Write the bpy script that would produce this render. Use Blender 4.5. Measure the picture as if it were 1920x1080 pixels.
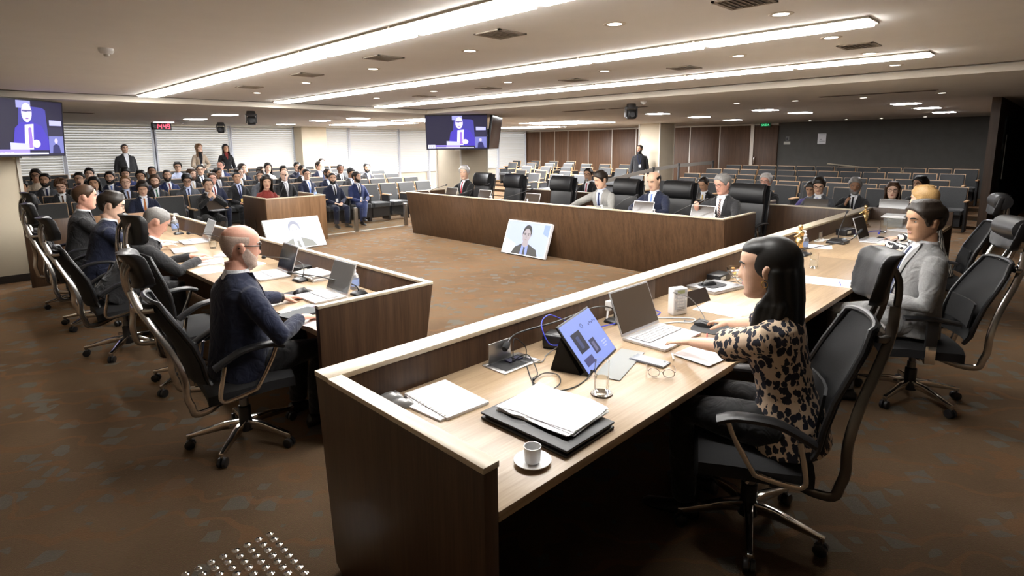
import bpy, bmesh, math, random
import numpy as np
from mathutils import Vector, Matrix, Quaternion
from mathutils.bvhtree import BVHTree
for o in list(bpy.data.objects): bpy.data.objects.remove(o, do_unlink=True)
S = bpy.context.scene
COL = S.collection
PI = math.pi
rnd = random.Random(7)

# ------------------------------------------------------------ camera
CAMZ = 1.75
cam_d = bpy.data.cameras.new('camera')
cam = bpy.data.objects.new('camera', cam_d); COL.objects.link(cam)
S.camera = cam
cam_d.sensor_fit = 'HORIZONTAL'; cam_d.sensor_width = 36.0
cam_d.lens = 1068.0 / 1920.0 * 36.0
cam_d.shift_y = -90.0 / 1920.0
cam_d.clip_start = 0.05; cam_d.clip_end = 200
cam.matrix_world = Matrix(((0.7042809, 0.12243797, -0.69928346, 0),
                           (-0.70986868, 0.10945035, -0.69577803, 0),
                           (-0.00865283, 0.98642261, 0.16399867, CAMZ),
                           (0, 0, 0, 1)))
# ------------------------------------------------------------ world / view
W = bpy.data.worlds.new('world'); S.world = W; W.use_nodes = True
W.node_tree.nodes['Background'].inputs[0].default_value = (0.75, 0.85, 1.0, 1)
W.node_tree.nodes['Background'].inputs[1].default_value = 0.3
S.view_settings.view_transform = 'Standard'
S.view_settings.look = 'None'
S.view_settings.gamma = 1.0
S.view_settings.use_curve_mapping = False
S.view_settings.exposure = 0.5
LIGHT = 32.0          # strip lamp emission
PANEL = 46.0          # perimeter lamp emission

# ------------------------------------------------------------ materials
MATS = {}
def _new(name):
    m = bpy.data.materials.new(name); m.use_nodes = True
    nt = m.node_tree; b = nt.nodes['Principled BSDF']
    return m, nt, b
def mat(name, col, rough=0.6, metal=0.0, spec=0.5, noise=0.0, nscale=40.0, bump=0.0, trans=0.0, coat=0.0, alpha=1.0, sheen=0.0):
    if name in MATS: return MATS[name]
    m, nt, b = _new(name)
    c = (col[0], col[1], col[2], 1)
    b.inputs['Base Color'].default_value = c
    b.inputs['Roughness'].default_value = rough
    b.inputs['Metallic'].default_value = metal
    b.inputs['Specular IOR Level'].default_value = spec
    if trans: b.inputs['Transmission Weight'].default_value = trans
    if coat: b.inputs['Coat Weight'].default_value = coat
    if sheen: b.inputs['Sheen Weight'].default_value = sheen
    if alpha < 1: b.inputs['Alpha'].default_value = alpha
    if noise or bump:
        tc = nt.nodes.new('ShaderNodeTexCoord'); n = nt.nodes.new('ShaderNodeTexNoise')
        n.inputs['Scale'].default_value = nscale; n.inputs['Detail'].default_value = 4
        nt.links.new(tc.outputs['Object'], n.inputs['Vector'])
        if noise:
            r = nt.nodes.new('ShaderNodeValToRGB')
            r.color_ramp.elements[0].position = 0.3; r.color_ramp.elements[1].position = 0.7
            r.color_ramp.elements[0].color = tuple(max(0, v * (1 - noise)) for v in col) + (1,)
            r.color_ramp.elements[1].color = tuple(min(1, v * (1 + noise)) for v in col) + (1,)
            nt.links.new(n.outputs['Fac'], r.inputs[0]); nt.links.new(r.outputs[0], b.inputs['Base Color'])
        if bump:
            bp = nt.nodes.new('ShaderNodeBump'); bp.inputs['Strength'].default_value = bump; bp.inputs['Distance'].default_value = 0.003
            nt.links.new(n.outputs['Fac'], bp.inputs['Height']); nt.links.new(bp.outputs[0], b.inputs['Normal'])
    MATS[name] = m
    return m
def emat(name, col, st):
    if name in MATS: return MATS[name]
    m, nt, b = _new(name)
    b.inputs['Base Color'].default_value = (col[0]*.06, col[1]*.06, col[2]*.06, 1)
    b.inputs['Emission Color'].default_value = (col[0], col[1], col[2], 1)
    b.inputs['Emission Strength'].default_value = st
    MATS[name] = m
    return m
def wood(name, c1, c2, grain='Z', rough=0.35, scale=1.0, spec=0.4, slant=0.0):
    """veneer: long streaks along one axis"""
    if name in MATS: return MATS[name]
    m, nt, b = _new(name)
    tc = nt.nodes.new('ShaderNodeTexCoord'); mp = nt.nodes.new('ShaderNodeMapping')
    s = {'X': (.35, 9, 9), 'Y': (9, .35, 9), 'Z': (9, 9, .35)}[grain]
    mp.inputs['Scale'].default_value = tuple(v * scale for v in s)
    if slant: mp.inputs['Rotation'].default_value = (slant, 0, 0)
    nt.links.new(tc.outputs['Object'], mp.inputs['Vector'])
    n1 = nt.nodes.new('ShaderNodeTexNoise'); n1.inputs['Scale'].default_value = 2.2; n1.inputs['Detail'].default_value = 6; n1.inputs['Roughness'].default_value = .65
    n2 = nt.nodes.new('ShaderNodeTexNoise'); n2.inputs['Scale'].default_value = 14; n2.inputs['Detail'].default_value = 3
    nt.links.new(mp.outputs[0], n1.inputs['Vector']); nt.links.new(mp.outputs[0], n2.inputs['Vector'])
    mx = nt.nodes.new('ShaderNodeMath'); mx.operation = 'MULTIPLY_ADD'; mx.inputs[1].default_value = .35
    nt.links.new(n2.outputs['Fac'], mx.inputs[0])
    ml = nt.nodes.new('ShaderNodeMath'); ml.operation = 'MULTIPLY'; ml.inputs[1].default_value = .65
    nt.links.new(n1.outputs['Fac'], ml.inputs[0]); nt.links.new(ml.outputs[0], mx.inputs[2])
    r = nt.nodes.new('ShaderNodeValToRGB')
    r.color_ramp.elements[0].position = .36; r.color_ramp.elements[1].position = .64
    r.color_ramp.elements[0].color = tuple(c1) + (1,); r.color_ramp.elements[1].color = tuple(c2) + (1,)
    nt.links.new(mx.outputs[0], r.inputs[0]); nt.links.new(r.outputs[0], b.inputs['Base Color'])
    b.inputs['Roughness'].default_value = rough; b.inputs['Specular IOR Level'].default_value = spec
    MATS[name] = m
    return m
def carpet(name):
    m, nt, b = _new(name)
    N = nt.nodes.new; L = nt.links.new
    tc = N('ShaderNodeTexCoord')
    # grey chips in an ochre ground, thin diagonal lines
    vo = N('ShaderNodeTexVoronoi'); vo.inputs['Scale'].default_value = 8.5; vo.inputs['Randomness'].default_value = 1; vo.distance = 'MANHATTAN'
    nz = N('ShaderNodeTexNoise'); nz.inputs['Scale'].default_value = 3; nz.inputs['Detail'].default_value = 2
    mixv = N('ShaderNodeMixRGB'); mixv.inputs[0].default_value = .12
    L(tc.outputs['Object'], nz.inputs['Vector']); L(tc.outputs['Object'], mixv.inputs[1]); L(nz.outputs['Color'], mixv.inputs[2])
    L(mixv.outputs[0], vo.inputs['Vector'])
    sep = N('ShaderNodeSeparateColor'); L(vo.outputs['Color'], sep.inputs[0])
    gt = N('ShaderNodeMath'); gt.operation = 'GREATER_THAN'; gt.inputs[1].default_value = .62; L(sep.outputs[0], gt.inputs[0])
    lt = N('ShaderNodeMath'); lt.operation = 'LESS_THAN'; lt.inputs[1].default_value = .66; L(vo.outputs['Distance'], lt.inputs[0])
    an = N('ShaderNodeMath'); an.operation = 'MULTIPLY'; L(gt.outputs[0], an.inputs[0]); L(lt.outputs[0], an.inputs[1])
    big = N('ShaderNodeTexNoise'); big.inputs['Scale'].default_value = .9; big.inputs['Detail'].default_value = 3; L(tc.outputs['Object'], big.inputs['Vector'])
    rg = N('ShaderNodeValToRGB'); rg.color_ramp.elements[0].position = .38; rg.color_ramp.elements[1].position = .62
    rg.color_ramp.elements[0].color = (.052, .033, .019, 1); rg.color_ramp.elements[1].color = (.070, .045, .026, 1)
    L(big.outputs['Fac'], rg.inputs[0])
    m1 = N('ShaderNodeMixRGB'); L(an.outputs[0], m1.inputs[0]); L(rg.outputs[0], m1.inputs[1]); m1.inputs[2].default_value = (.056, .048, .038, 1)
    wv = N('ShaderNodeTexWave'); wv.wave_type = 'BANDS'; wv.bands_direction = 'DIAGONAL'; wv.inputs['Scale'].default_value = 1.6; wv.inputs['Distortion'].default_value = 9; wv.inputs['Detail'].default_value = 2; wv.inputs['Detail Scale'].default_value = 1.4
    L(tc.outputs['Object'], wv.inputs['Vector'])
    g2 = N('ShaderNodeMath'); g2.operation = 'GREATER_THAN'; g2.inputs[1].default_value = .93; L(wv.outputs['Fac'], g2.inputs[0])
    g3 = N('ShaderNodeMath'); g3.operation = 'MULTIPLY'; g3.inputs[1].default_value = .6; L(g2.outputs[0], g3.inputs[0])
    m2 = N('ShaderNodeMixRGB'); L(g3.outputs[0], m2.inputs[0]); L(m1.outputs[0], m2.inputs[1]); m2.inputs[2].default_value = (.080, .042, .020, 1)
    fn = N('ShaderNodeTexNoise'); fn.inputs['Scale'].default_value = 220; L(tc.outputs['Object'], fn.inputs['Vector'])
    m3 = N('ShaderNodeMixRGB'); m3.blend_type = 'MULTIPLY'; m3.inputs[0].default_value = .5; L(m2.outputs[0], m3.inputs[1]); L(fn.outputs['Color'], m3.inputs[2])
    gm = N('ShaderNodeMixRGB'); gm.blend_type = 'MULTIPLY'; gm.inputs[0].default_value = 1; gm.inputs[2].default_value = (1.35, 1.35, 1.35, 1); L(m3.outputs[0], gm.inputs[1])
    L(gm.outputs[0], b.inputs['Base Color'])
    bp = N('ShaderNodeBump'); bp.inputs['Strength'].default_value = .5; bp.inputs['Distance'].default_value = .004; L(fn.outputs['Fac'], bp.inputs['Height']); L(bp.outputs[0], b.inputs['Normal'])
    b.inputs['Roughness'].default_value = .95; b.inputs['Specular IOR Level'].default_value = .1
    b.inputs['Sheen Weight'].default_value = 1.0; b.inputs['Sheen Roughness'].default_value = .34
    sg = N('ShaderNodeMixRGB'); sg.blend_type = 'MULTIPLY'; sg.inputs[0].default_value = 1; sg.inputs[2].default_value = (13, 13, 13, 1); L(m2.outputs[0], sg.inputs[1]); L(sg.outputs[0], b.inputs['Sheen Tint'])
    MATS[name] = m
    return m

WOODV = wood('brown_veneer', (.042, .022, .012), (.088, .049, .027), 'Z')
WOODS = wood('brown_veneer_slanting', (.054, .028, .014), (.108, .059, .030), 'Z', slant=-.17)
WOODX = wood('brown_top_along', (.30, .205, .12), (.45, .33, .21), 'X', rough=.3)
WOODY = wood('brown_top_across', (.30, .205, .12), (.45, .33, .21), 'Y', rough=.3)
EDGEX = wood('ledge_lit_along', (.55, .46, .33), (.68, .59, .45), 'X', rough=.32)  # panel wood lightened, strip light on the ledge put into the colour
EDGEY = wood('ledge_lit_across', (.55, .46, .33), (.68, .59, .45), 'Y', rough=.32)  # same lightened wood, painted as lit from above
WALLW = wood('wall_panel_veneer', (.10, .05, .025), (.17, .092, .05), 'Z', rough=.45)
TANW = wood('tan_beech', (.42, .25, .12), (.58, .38, .21), 'X', rough=.45)
CEIL = mat('ceiling_paint', (.86, .84, .80), .9, noise=.02, nscale=3)
CEIL2 = mat('perimeter_ceiling_paint', (.80, .77, .72), .9, noise=.02, nscale=3)
CREAM = mat('cream_paint', (.66, .58, .44), .8, noise=.03, nscale=4)
GREYW = mat('dark_grey_wall', (.10, .095, .085), .85, noise=.06, nscale=5)
WHITE = mat('white_plastic', (.8, .8, .8), .4)
BLIND = mat('blind_white', (.86, .84, .79), .55)
def _translucent(m, col, f):
    nt = m.node_tree; b = nt.nodes['Principled BSDF']; out = nt.nodes['Material Output']
    t = nt.nodes.new('ShaderNodeBsdfTranslucent'); t.inputs[0].default_value = col + (1,)
    x = nt.nodes.new('ShaderNodeMixShader'); x.inputs[0].default_value = f
    nt.links.new(b.outputs[0], x.inputs[1]); nt.links.new(t.outputs[0], x.inputs[2]); nt.links.new(x.outputs[0], out.inputs[0])
_translucent(BLIND, (.85, .83, .78), .3)
PAPER = mat('paper', (.9, .9, .92), .8)
BLACKP = mat('black_plastic', (.012, .012, .013), .35)
BLACKM = mat('black_matte', (.01, .01, .011), .8)
LEATHER = mat('black_leather', (.009, .009, .010), .42, bump=.15, nscale=120)
MESHB = mat('black_mesh', (.006, .006, .007), .85, bump=.3, nscale=400)
CHROME = mat('chrome', (.75, .73, .70), .12, metal=1)
GUNM = mat('polished_gunmetal', (.42, .40, .38), .2, metal=1)
ALU = mat('aluminium', (.62, .61, .6), .35, metal=1)
STEEL = mat('brushed_steel', (.5, .49, .47), .4, metal=1)
GREYF = mat('charcoal_fabric', (.035, .036, .036), .9, noise=.15, nscale=90, sheen=.2)
DARKB = mat('dark_seat_base', (.018, .018, .019), .7)
GLASS = mat('clear_glass', (.97, .98, .98), .02, trans=1.0); GLASS.node_tree.nodes['Principled BSDF'].inputs['IOR'].default_value = 1.12
CABLE = mat('cable_black', (.015, .015, .016), .5)

# ------------------------------------------------------------ mesh helpers
class MB:
    def __init__(s): s.v = []; s.f = []
    def add(s, vs, fs):
        o = len(s.v); s.v.extend([tuple(v) for v in vs]); s.f.extend([tuple(i + o for i in f) for f in fs]); return s
    def box(s, c, d, R=None):
        vs = []
        for z in (-.5, .5):
            for x, y in ((-.5, -.5), (.5, -.5), (.5, .5), (-.5, .5)):
                p = Vector((x * d[0], y * d[1], z * d[2]))
                if R is not None: p = R @ p
                vs.append(p + Vector(c))
        return s.add(vs, [(3, 2, 1, 0), (4, 5, 6, 7), (0, 1, 5, 4), (1, 2, 6, 5), (2, 3, 7, 6), (3, 0, 4, 7)])
    def bx(s, x0, x1, y0, y1, z0, z1):
        return s.box(((x0+x1)/2, (y0+y1)/2, (z0+z1)/2), (x1-x0, y1-y0, z1-z0))
    def rings(s, rs, cap=True, closed=True):
        n = len(rs[0]); vs = [p for r in rs for p in r]; fs = []
        for i in range(len(rs) - 1):
            for j in range(n if closed else n - 1):
                k = (j + 1) % n
                fs.append((i*n + j, i*n + k, (i+1)*n + k, (i+1)*n + j))
        if cap and closed:
            fs.append(tuple(reversed(range(n)))); fs.append(tuple((len(rs)-1)*n + j for j in range(n)))
        return s.add(vs, fs)
    def tube(s, pts, r, n=8, cap=True, sq=None, up=None):
        pts = [Vector(p) for p in pts]
        rr = r if isinstance(r, (list, tuple)) else [r] * len(pts)
        T = []
        for i in range(len(pts)):
            a = pts[max(i-1, 0)]; b = pts[min(i+1, len(pts)-1)]
            t = (b - a); T.append(t.normalized() if t.length > 1e-9 else Vector((0, 0, 1)))
        u = Vector(up) if up is not None else (Vector((0, 0, 1)) if abs(T[0].z) < .9 else Vector((1, 0, 0)))
        rs = []
        for i, p in enumerate(pts):
            u = (u - T[i] * u.dot(T[i]))
            if u.length < 1e-6: u = T[i].orthogonal()
            u.normalize(); w = T[i].cross(u)
            ring = []
            for k in range(n):
                a = 2 * PI * k / n
                ru, rw = (rr[i] if not isinstance(rr[i], (tuple, list)) else rr[i][0]), (rr[i] if not isinstance(rr[i], (tuple, list)) else rr[i][1])
                if sq:
                    ca, sa = math.cos(a), math.sin(a)
                    ca = math.copysign(abs(ca)**sq, ca); sa = math.copysign(abs(sa)**sq, sa)
                else: ca, sa = math.cos(a), math.sin(a)
                ring.append(p + u * (ca * ru) + w * (sa * rw))
            rs.append(ring)
        return s.rings(rs, cap)
    def rectsweep(s, pts, wu, ww, up):
        """rectangular bar: half sizes wu (along up) and ww"""
        pts = [Vector(p) for p in pts]; rs = []
        u0 = Vector(up)
        for i, p in enumerate(pts):
            t = (pts[min(i+1, len(pts)-1)] - pts[max(i-1, 0)]).normalized()
            u = (u0 - t * u0.dot(t)).normalized(); w = t.cross(u)
            a = wu[i] if isinstance(wu, (list, tuple)) else wu; b = ww[i] if isinstance(ww, (list, tuple)) else ww
            rs.append([p + u*a + w*b, p - u*a + w*b, p - u*a - w*b, p + u*a - w*b])
        return s.rings(rs)
    def lathe(s, prof, c=(0, 0, 0), n=20, cap=True):
        rs = [[Vector((c[0] + r * math.cos(2*PI*k/n), c[1] + r * math.sin(2*PI*k/n), c[2] + z)) for k in range(n)] for r, z in prof]
        return s.rings(rs, cap)
    def ell(s, c, r, n=14, m=9, R=None):
        rs = []
        for i in range(1, m):
            th = PI * i / m; ring = []
            for k in range(n):
                p = Vector((r[0]*math.sin(th)*math.cos(2*PI*k/n), r[1]*math.sin(th)*math.sin(2*PI*k/n), -r[2]*math.cos(th)))
                if R is not None: p = R @ p
                ring.append(p + Vector(c))
            rs.append(ring)
        return s.rings(rs)
    def prism(s, poly, z0, z1):
        n = len(poly)
        vs = [(x, y, z0) for x, y in poly] + [(x, y, z1) for x, y in poly]
        fs = [tuple(reversed(range(n))), tuple(range(n, 2*n))] + [(i, (i+1) % n, n + (i+1) % n, n + i) for i in range(n)]
        return s.add(vs, fs)
    def grid(s, rows):
        n = len(rows[0]); vs = [p for r in rows for p in r]; fs = []
        for i in range(len(rows)-1):
            for j in range(n-1): fs.append((i*n+j, i*n+j+1, (i+1)*n+j+1, (i+1)*n+j))
        return s.add(vs, fs)
    def sheet(s, rows, th, nrm):
        """thick sheet from grid"""
        n = len(rows[0]); m = len(rows); t = Vector(nrm) * th
        A = [Vector(p) for r in rows for p in r]; B = [p + t for p in A]; o = m*n; fs = []
        for i in range(m-1):
            for j in range(n-1):
                q = (i*n+j, i*n+j+1, (i+1)*n+j+1, (i+1)*n+j)
                fs.append(q); fs.append(tuple(o + k for k in reversed(q)))
        bd = [j for j in range(n)] + [i*n + n-1 for i in range(1, m)] + [(m-1)*n + j for j in range(n-2, -1, -1)] + [i*n for i in range(m-2, 0, -1)]
        for a, b in zip(bd, bd[1:] + bd[:1]): fs.append((b, a, o + a, o + b))
        return s.add(A + B, fs)
    def xf(s, M):
        s.v = [tuple(M @ Vector(p)) for p in s.v]; return s
    def mesh(s, name, bevel=0, seg=2, smooth=True, ang=35, recalc=True, sub=0):
        me = bpy.data.meshes.new(name); me.from_pydata(s.v, [], s.f); me.update()
        bm = bmesh.new(); bm.from_mesh(me)
        if recalc: bmesh.ops.recalc_face_normals(bm, faces=bm.faces)
        if bevel:
            es = [e for e in bm.edges if len(e.link_faces) == 2 and e.calc_face_angle(0) > .5]
            bmesh.ops.bevel(bm, geom=es, offset=bevel, segments=seg, profile=.5, affect='EDGES', clamp_overlap=True)
        if sub: bmesh.ops.subdivide_edges(bm, edges=bm.edges, cuts=sub, use_grid_fill=True)
        bm.to_mesh(me); bm.free()
        if smooth:
            me.shade_smooth(); me.set_sharp_from_angle(angle=math.radians(ang))
        return me
def M_(x=0, y=0, z=0, rz=0, rx=0, ry=0):
    return Matrix.Translation((x, y, z)) @ Matrix.Rotation(math.radians(rz), 4, 'Z') @ Matrix.Rotation(math.radians(ry), 4, 'Y') @ Matrix.Rotation(math.radians(rx), 4, 'X')
def link(name, data, parent=None, M=None):
    o = bpy.data.objects.new(name, data); COL.objects.link(o)
    if parent is not None: o.parent = parent
    if M is not None: o.matrix_local = M
    return o
def setm(o, m):
    if len(o.data.materials) == 0: o.data.materials.append(m)
    else:
        o.material_slots[0].link = 'OBJECT'; o.material_slots[0].material = m
    return o
def part(name, mb, m, parent, bevel=0, M=None, **k):
    me = mb.mesh(name, bevel, **k) if isinstance(mb, MB) else mb
    o = link(name, me, parent, M); return setm(o, m)
def tag(o, label, cat, group=None, kind=None):
    if label: o['label'] = label
    if cat: o['category'] = cat
    if group: o['group'] = group
    if kind: o['kind'] = kind
    return o
def thing(name, label, cat, loc=(0, 0, 0), rz=0, group=None):
    o = link(name, None); o.location = loc; o.rotation_euler = (0, 0, math.radians(rz)); o.empty_display_size = .1
    return tag(o, label, cat, group)
def struct(name, mb, m, parent=None, bevel=0, **k):
    o = part(name, mb, m, parent, bevel, **k)
    if parent is None: o['kind'] = 'structure'
    return o
def dup(root, loc, rz, label, group=None):
    r = root.copy(); COL.objects.link(r); r.location = loc; r.rotation_euler = (0, 0, math.radians(rz))
    r['label'] = label
    if group: r['group'] = group
    for ch in list(root.children):
        c = ch.copy(); COL.objects.link(c); c.parent = r
        for g in list(ch.children):
            d = g.copy(); COL.objects.link(d); d.parent = c
    return r
def fuse(mb, voxel, smooth=3, name='body', fac=.5):
    me = bpy.data.meshes.new('tmp'); me.from_pydata(mb.v, [], mb.f)
    bm = bmesh.new(); bm.from_mesh(me); bmesh.ops.recalc_face_normals(bm, faces=bm.faces); bm.to_mesh(me); bm.free()
    o = bpy.data.objects.new('tmp', me); COL.objects.link(o)
    r = o.modifiers.new('r', 'REMESH'); r.mode = 'VOXEL'; r.voxel_size = voxel
    if smooth:
        sm = o.modifiers.new('s', 'SMOOTH'); sm.factor = fac; sm.iterations = smooth
    dg = bpy.context.evaluated_depsgraph_get()
    res = bpy.data.meshes.new_from_object(o.evaluated_get(dg)); res.name = name
    bpy.data.objects.remove(o); bpy.data.meshes.remove(me)
    res.shade_smooth()
    return res
def arc(c, r, a0, a1, n, plane='xz'):
    out = []
    for i in range(n+1):
        a = math.radians(a0 + (a1-a0)*i/n); u, v = r*math.cos(a), r*math.sin(a)
        out.append({'xz': (c[0]+u, c[1], c[2]+v), 'xy': (c[0]+u, c[1]+v, c[2]), 'yz': (c[0], c[1]+u, c[2]+v)}[plane])
    return out
def smoothpath(pts, k=4):
    """Catmull-Rom"""
    P = [Vector(p) for p in pts]; out = []
    for i in range(len(P)-1):
        p0 = P[max(i-1, 0)]; p1 = P[i]; p2 = P[i+1]; p3 = P[min(i+2, len(P)-1)]
        for j in range(k):
            t = j / k
            out.append(.5*((2*p1) + (-p0+p2)*t + (2*p0-5*p1+4*p2-p3)*t*t + (-p0+3*p1-3*p2+p3)*t**3))
    out.append(P[-1]); return out
def text_mesh(txt, size, align='LEFT', name='lettering', ext=.0006):
    cu = bpy.data.curves.new('t', 'FONT'); cu.body = txt; cu.size = size; cu.align_x = align; cu.extrude = ext; cu.resolution_u = 2
    o = bpy.data.objects.new('t', cu); COL.objects.link(o)
    dg = bpy.context.evaluated_depsgraph_get()
    me = bpy.data.meshes.new_from_object(o.evaluated_get(dg)); me.name = name
    bpy.data.objects.remove(o); bpy.data.curves.remove(cu); return me
ORD = ['first', 'second', 'third', 'fourth', 'fifth', 'sixth', 'seventh', 'eighth', 'ninth', 'tenth', 'eleventh', 'twelfth', 'thirteenth', 'fourteenth', 'fifteenth', 'sixteenth', 'seventeenth', 'eighteenth']
# ============================================================ room shell
WY, WX = 18.6, 19.6        # window wall, panelled wall
ZP, ZM = 2.40, 2.48        # perimeter ceiling, raised ceiling
X0, Y0 = -3.5, -4.5
RX0, RX1, RY0, RY1 = -2.2, 7.25, -3.0, 9.62   # raised ceiling field
CARP = carpet('patterned_carpet')
struct('floor', MB().bx(X0, WX+.2, Y0, WY+.2, -.2, 0), CARP, smooth=False)
# raked floor of the public seats: low steps
def step_left(i): return .055*i
steps_l = [11.25 + 1.1*i for i in range(6)]
for i in range(1, 6):
    struct('floor', MB().bx(.5, 9.9, steps_l[i], WY, step_left(i-1), step_left(i)), CARP, smooth=False)
ROWX = [13.9, 15.0, 16.1, 17.2]
FZ = [0.0, .06, .155, .23]
for i in range(1, 4):
    struct('floor', MB().bx(ROWX[i]-.45, WX, 1.2, 9.3, FZ[i-1], FZ[i]), CARP, smooth=False)
# ceilings
m = MB()
m.bx(X0, WX, RY1, WY, ZP, ZP+.25); m.bx(RX1, WX, Y0, RY1, ZP, ZP+.25); m.bx(X0, RX0, Y0, RY1, ZP, ZP+.25); m.bx(RX0, RX1, Y0, RY0, ZP, ZP+.25)
struct('ceiling', m, CEIL2, smooth=False)
struct('ceiling', MB().bx(RX0+.02, RX1-.02, RY0+.02, RY1-.02, ZM, ZM+.15), CEIL, smooth=False)
# dark strip painted as the shade of a gap round the raised field
m = MB(); g = .09
m.bx(RX1-.02-g, RX1-.021, RY0+.03, RY1-.03, ZM-.004, ZM+.01); m.bx(RX0+.03, RX1-.03, RY1-.02-g, RY1-.021, ZM-.004, ZM+.01)
struct('trim_1', m, mat('painted_gap_shade', (.20, .17, .14), .9), smooth=False)
m = MB()
m.bx(RX1-.022, RX1-.001, RY0, RY1, ZP-.002, ZP+.07); m.bx(RX0, RX1-.02, RY1-.022, RY1-.001, ZP-.002, ZP+.07)
struct('trim_2', m, mat('fascia_paint', (.80, .74, .64), .8), smooth=False)
# walls
struct('wall_left', MB().bx(X0, WX+.2, WY, WY+.2, 0, ZP+.1), CREAM, smooth=False)
struct('wall_back', MB().bx(WX, WX+.2, 7.15, WY, 0, ZP+.1), WALLW, smooth=False)
struct('wall_back', MB().bx(WX, WX+.2, Y0, 7.15, 0, ZP+.1), GREYW, smooth=False)
struct('wall_right', MB().bx(X0, WX+.2, Y0-.2, Y0, 0, ZM+.1), GREYW, smooth=False)
struct('wall_near', MB().bx(X0-.2, X0, Y0-.2, WY+.2, 0, ZM+.1), CREAM, smooth=False)
# wood panels of the panelled wall, with pale metal joints
PW = WALLW
w_back = bpy.data.objects['wall_back']
seams = [18.45, 17.6, 16.75, 15.99, 14.87, 13.68, 12.55, 11.4, 10.26, 9.13, 8.04]
pm = None
for a, b in zip(seams, seams[1:]):
    part('panel', MB().bx(WX-.03, WX+.01, b+.025, a-.025, 0, ZP-.06), PW, w_back, .004)
    part('metal_joint', MB().bx(WX-.034, WX, b-.018, b+.018, 0, ZP-.06), mat('joint_metal', (.55, .5, .43), .45, metal=.6), w_back)
part('top_rail', MB().bx(WX-.045, WX, 7.15, 18.6, ZP-.06, ZP-.01), mat('joint_metal', (.55, .5, .43), .45, metal=.6), w_back)
d = struct('door_1', MB().bx(WX-.05, WX, 7.16, 7.93, .0, ZP-.1), wood('door_veneer', (.085, .042, .02), (.14, .075, .04), 'Z', rough=.45), bevel=.004)
part('door_frame', MB().bx(WX-.07, WX, 7.93, 8.03, 0, ZP-.06), mat('joint_metal', (.55, .5, .43), .45, metal=.6), d)
part('door_handle', MB().bx(WX-.1, WX-.05, 7.86, 7.89, 1.05, 1.3), CHROME, d, .004)
# pier at the right
PIER = wood('pier_veneer', (.05, .026, .014), (.10, .055, .03), 'Z', rough=.4)
struct('wall_pier', MB().bx(11.3, 19.6, .95, 1.06, 0, ZP), PIER, smooth=False)
d2 = struct('door_2', MB().bx(12.15, 13.1, .925, .95, 0, 2.15), mat('dark_glass_door', (.012, .013, .015), .15), smooth=False)
part('door_handle', MB().tube([(12.05, .90, 1.15), (12.05, .90, 1.85)], .012), CHROME, d2)
struct('wall_recess', MB().bx(11.3, 19.6, -.6, -.5, 0, ZP), mat('recess_black', (.02, .02, .021), .8), smooth=False)
# big square pillars
def pillar(n, x0, x1, y0, y1, z0=0):
    p = struct('wall_%s' % n, MB().bx(x0, x1, y0, y1, z0, ZP), CREAM, bevel=.004)
    for (x, y) in ((x0, y0), (x1, y0), (x0, y1)):
        part('corner_strip', MB().bx(x-.018, x+.018, y-.018, y+.018, z0, ZP-.001), mat('corner_strip', (.78, .74, .66), .6), p)
    part('skirting', MB().bx(x0-.006, x1+.006, y0-.006, y1+.006, 0, .1), mat('dark_skirting', (.03, .022, .017), .6), p)
    return p
pillar('pillar_near', -.9, .79, 9.95, 11.0)
pillar('pillar_mid', 8.6, 9.42, 10.2, 11.1)
pillar('pillar_far', 16.25, 17.15, 9.55, 10.3)
struct('wall_window_pier', MB().bx(8.45, 9.3, 17.9, 18.61, 0, ZP), CREAM, bevel=.004)
struct('wall_low', MB().bx(.70, 1.45, 9.36, 9.42, 0, .857), WOODV, bevel=.003)
# windows with slatted blinds along the left wall
GL = emat('pane_added_glow', (.95, .97, 1.0), .8)  # pane glow added to brighten the blinds and the audience
FRM = mat('window_frame_white', (.62, .64, .70), .5)
wins = [(-.6, 2.35), (2.42, 4.38), (4.48, 6.42), (6.5, 8.42), (9.35, 10.4), (10.48, 12.5), (12.56, 13.9), (13.96, 15.9), (15.98, 17.7), (17.78, 19.5)]
ang = math.radians(52)
for i, (a, b) in enumerate(wins):
    w = struct('window_%d' % (i+1), MB().bx(a, b, WY-.03, WY-.02, .75, ZP-.03), GL, smooth=False)
    fr = MB(); fr.bx(a-.035, a+.0, WY-.16, WY, .0, ZP); fr.bx(b, b+.035, WY-.16, WY, 0, ZP)
    part('window_frame', fr, FRM, w)
    cols = (.30, .78) if i in (3, 9) else (.30, .92)
    bl = thing('window_blind', ['white slatted window blind partly hidden by the hanging screen at the left edge',
        'white slatted window blind behind the standing man in the dark blazer', 'white slatted window blind behind the two standing women',
        'white slatted window blind just left of the cream window pier', 'narrow white slatted window blind right of the cream window pier',
        'bright white slatted window blind left of the central screen', 'white slatted window blind directly beside the central screen',
        'white slatted window blind mostly hidden by the screen pillar', 'white slatted blind right of the central screen pillar',
        'last white slatted blind in the corner by the wood panelled wall'][i], 'window blind', (0, 0, 0), 0, 'window blinds along the left wall')
    part('head_rail', MB().bx(a+.01, b-.01, WY-.15, WY-.07, ZP-.075, ZP-.02), BLIND, bl, .004)
    part('bottom_rail', MB().bx(a+.01, b-.01, WY-.14, WY-.09, .77, .80), BLIND, bl, .004)
    sl = MB(); z = ZP-.11
    while z > .82:
        dy, dz = .036*math.cos(ang), .036*math.sin(ang)*1.0
        y = WY-.112
        pr = [(y-dy, z-dz), (y-.004, z+.004), (y+dy, z+dz), (y+.004, z-.001)]
        sl.rings([[(x, p[0], p[1]) for p in pr] for x in (a+.012, b-.012)])
        z -= .066
    o = part('slats', sl, BLIND, bl, smooth=False); o['kind'] = 'stuff'
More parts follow.
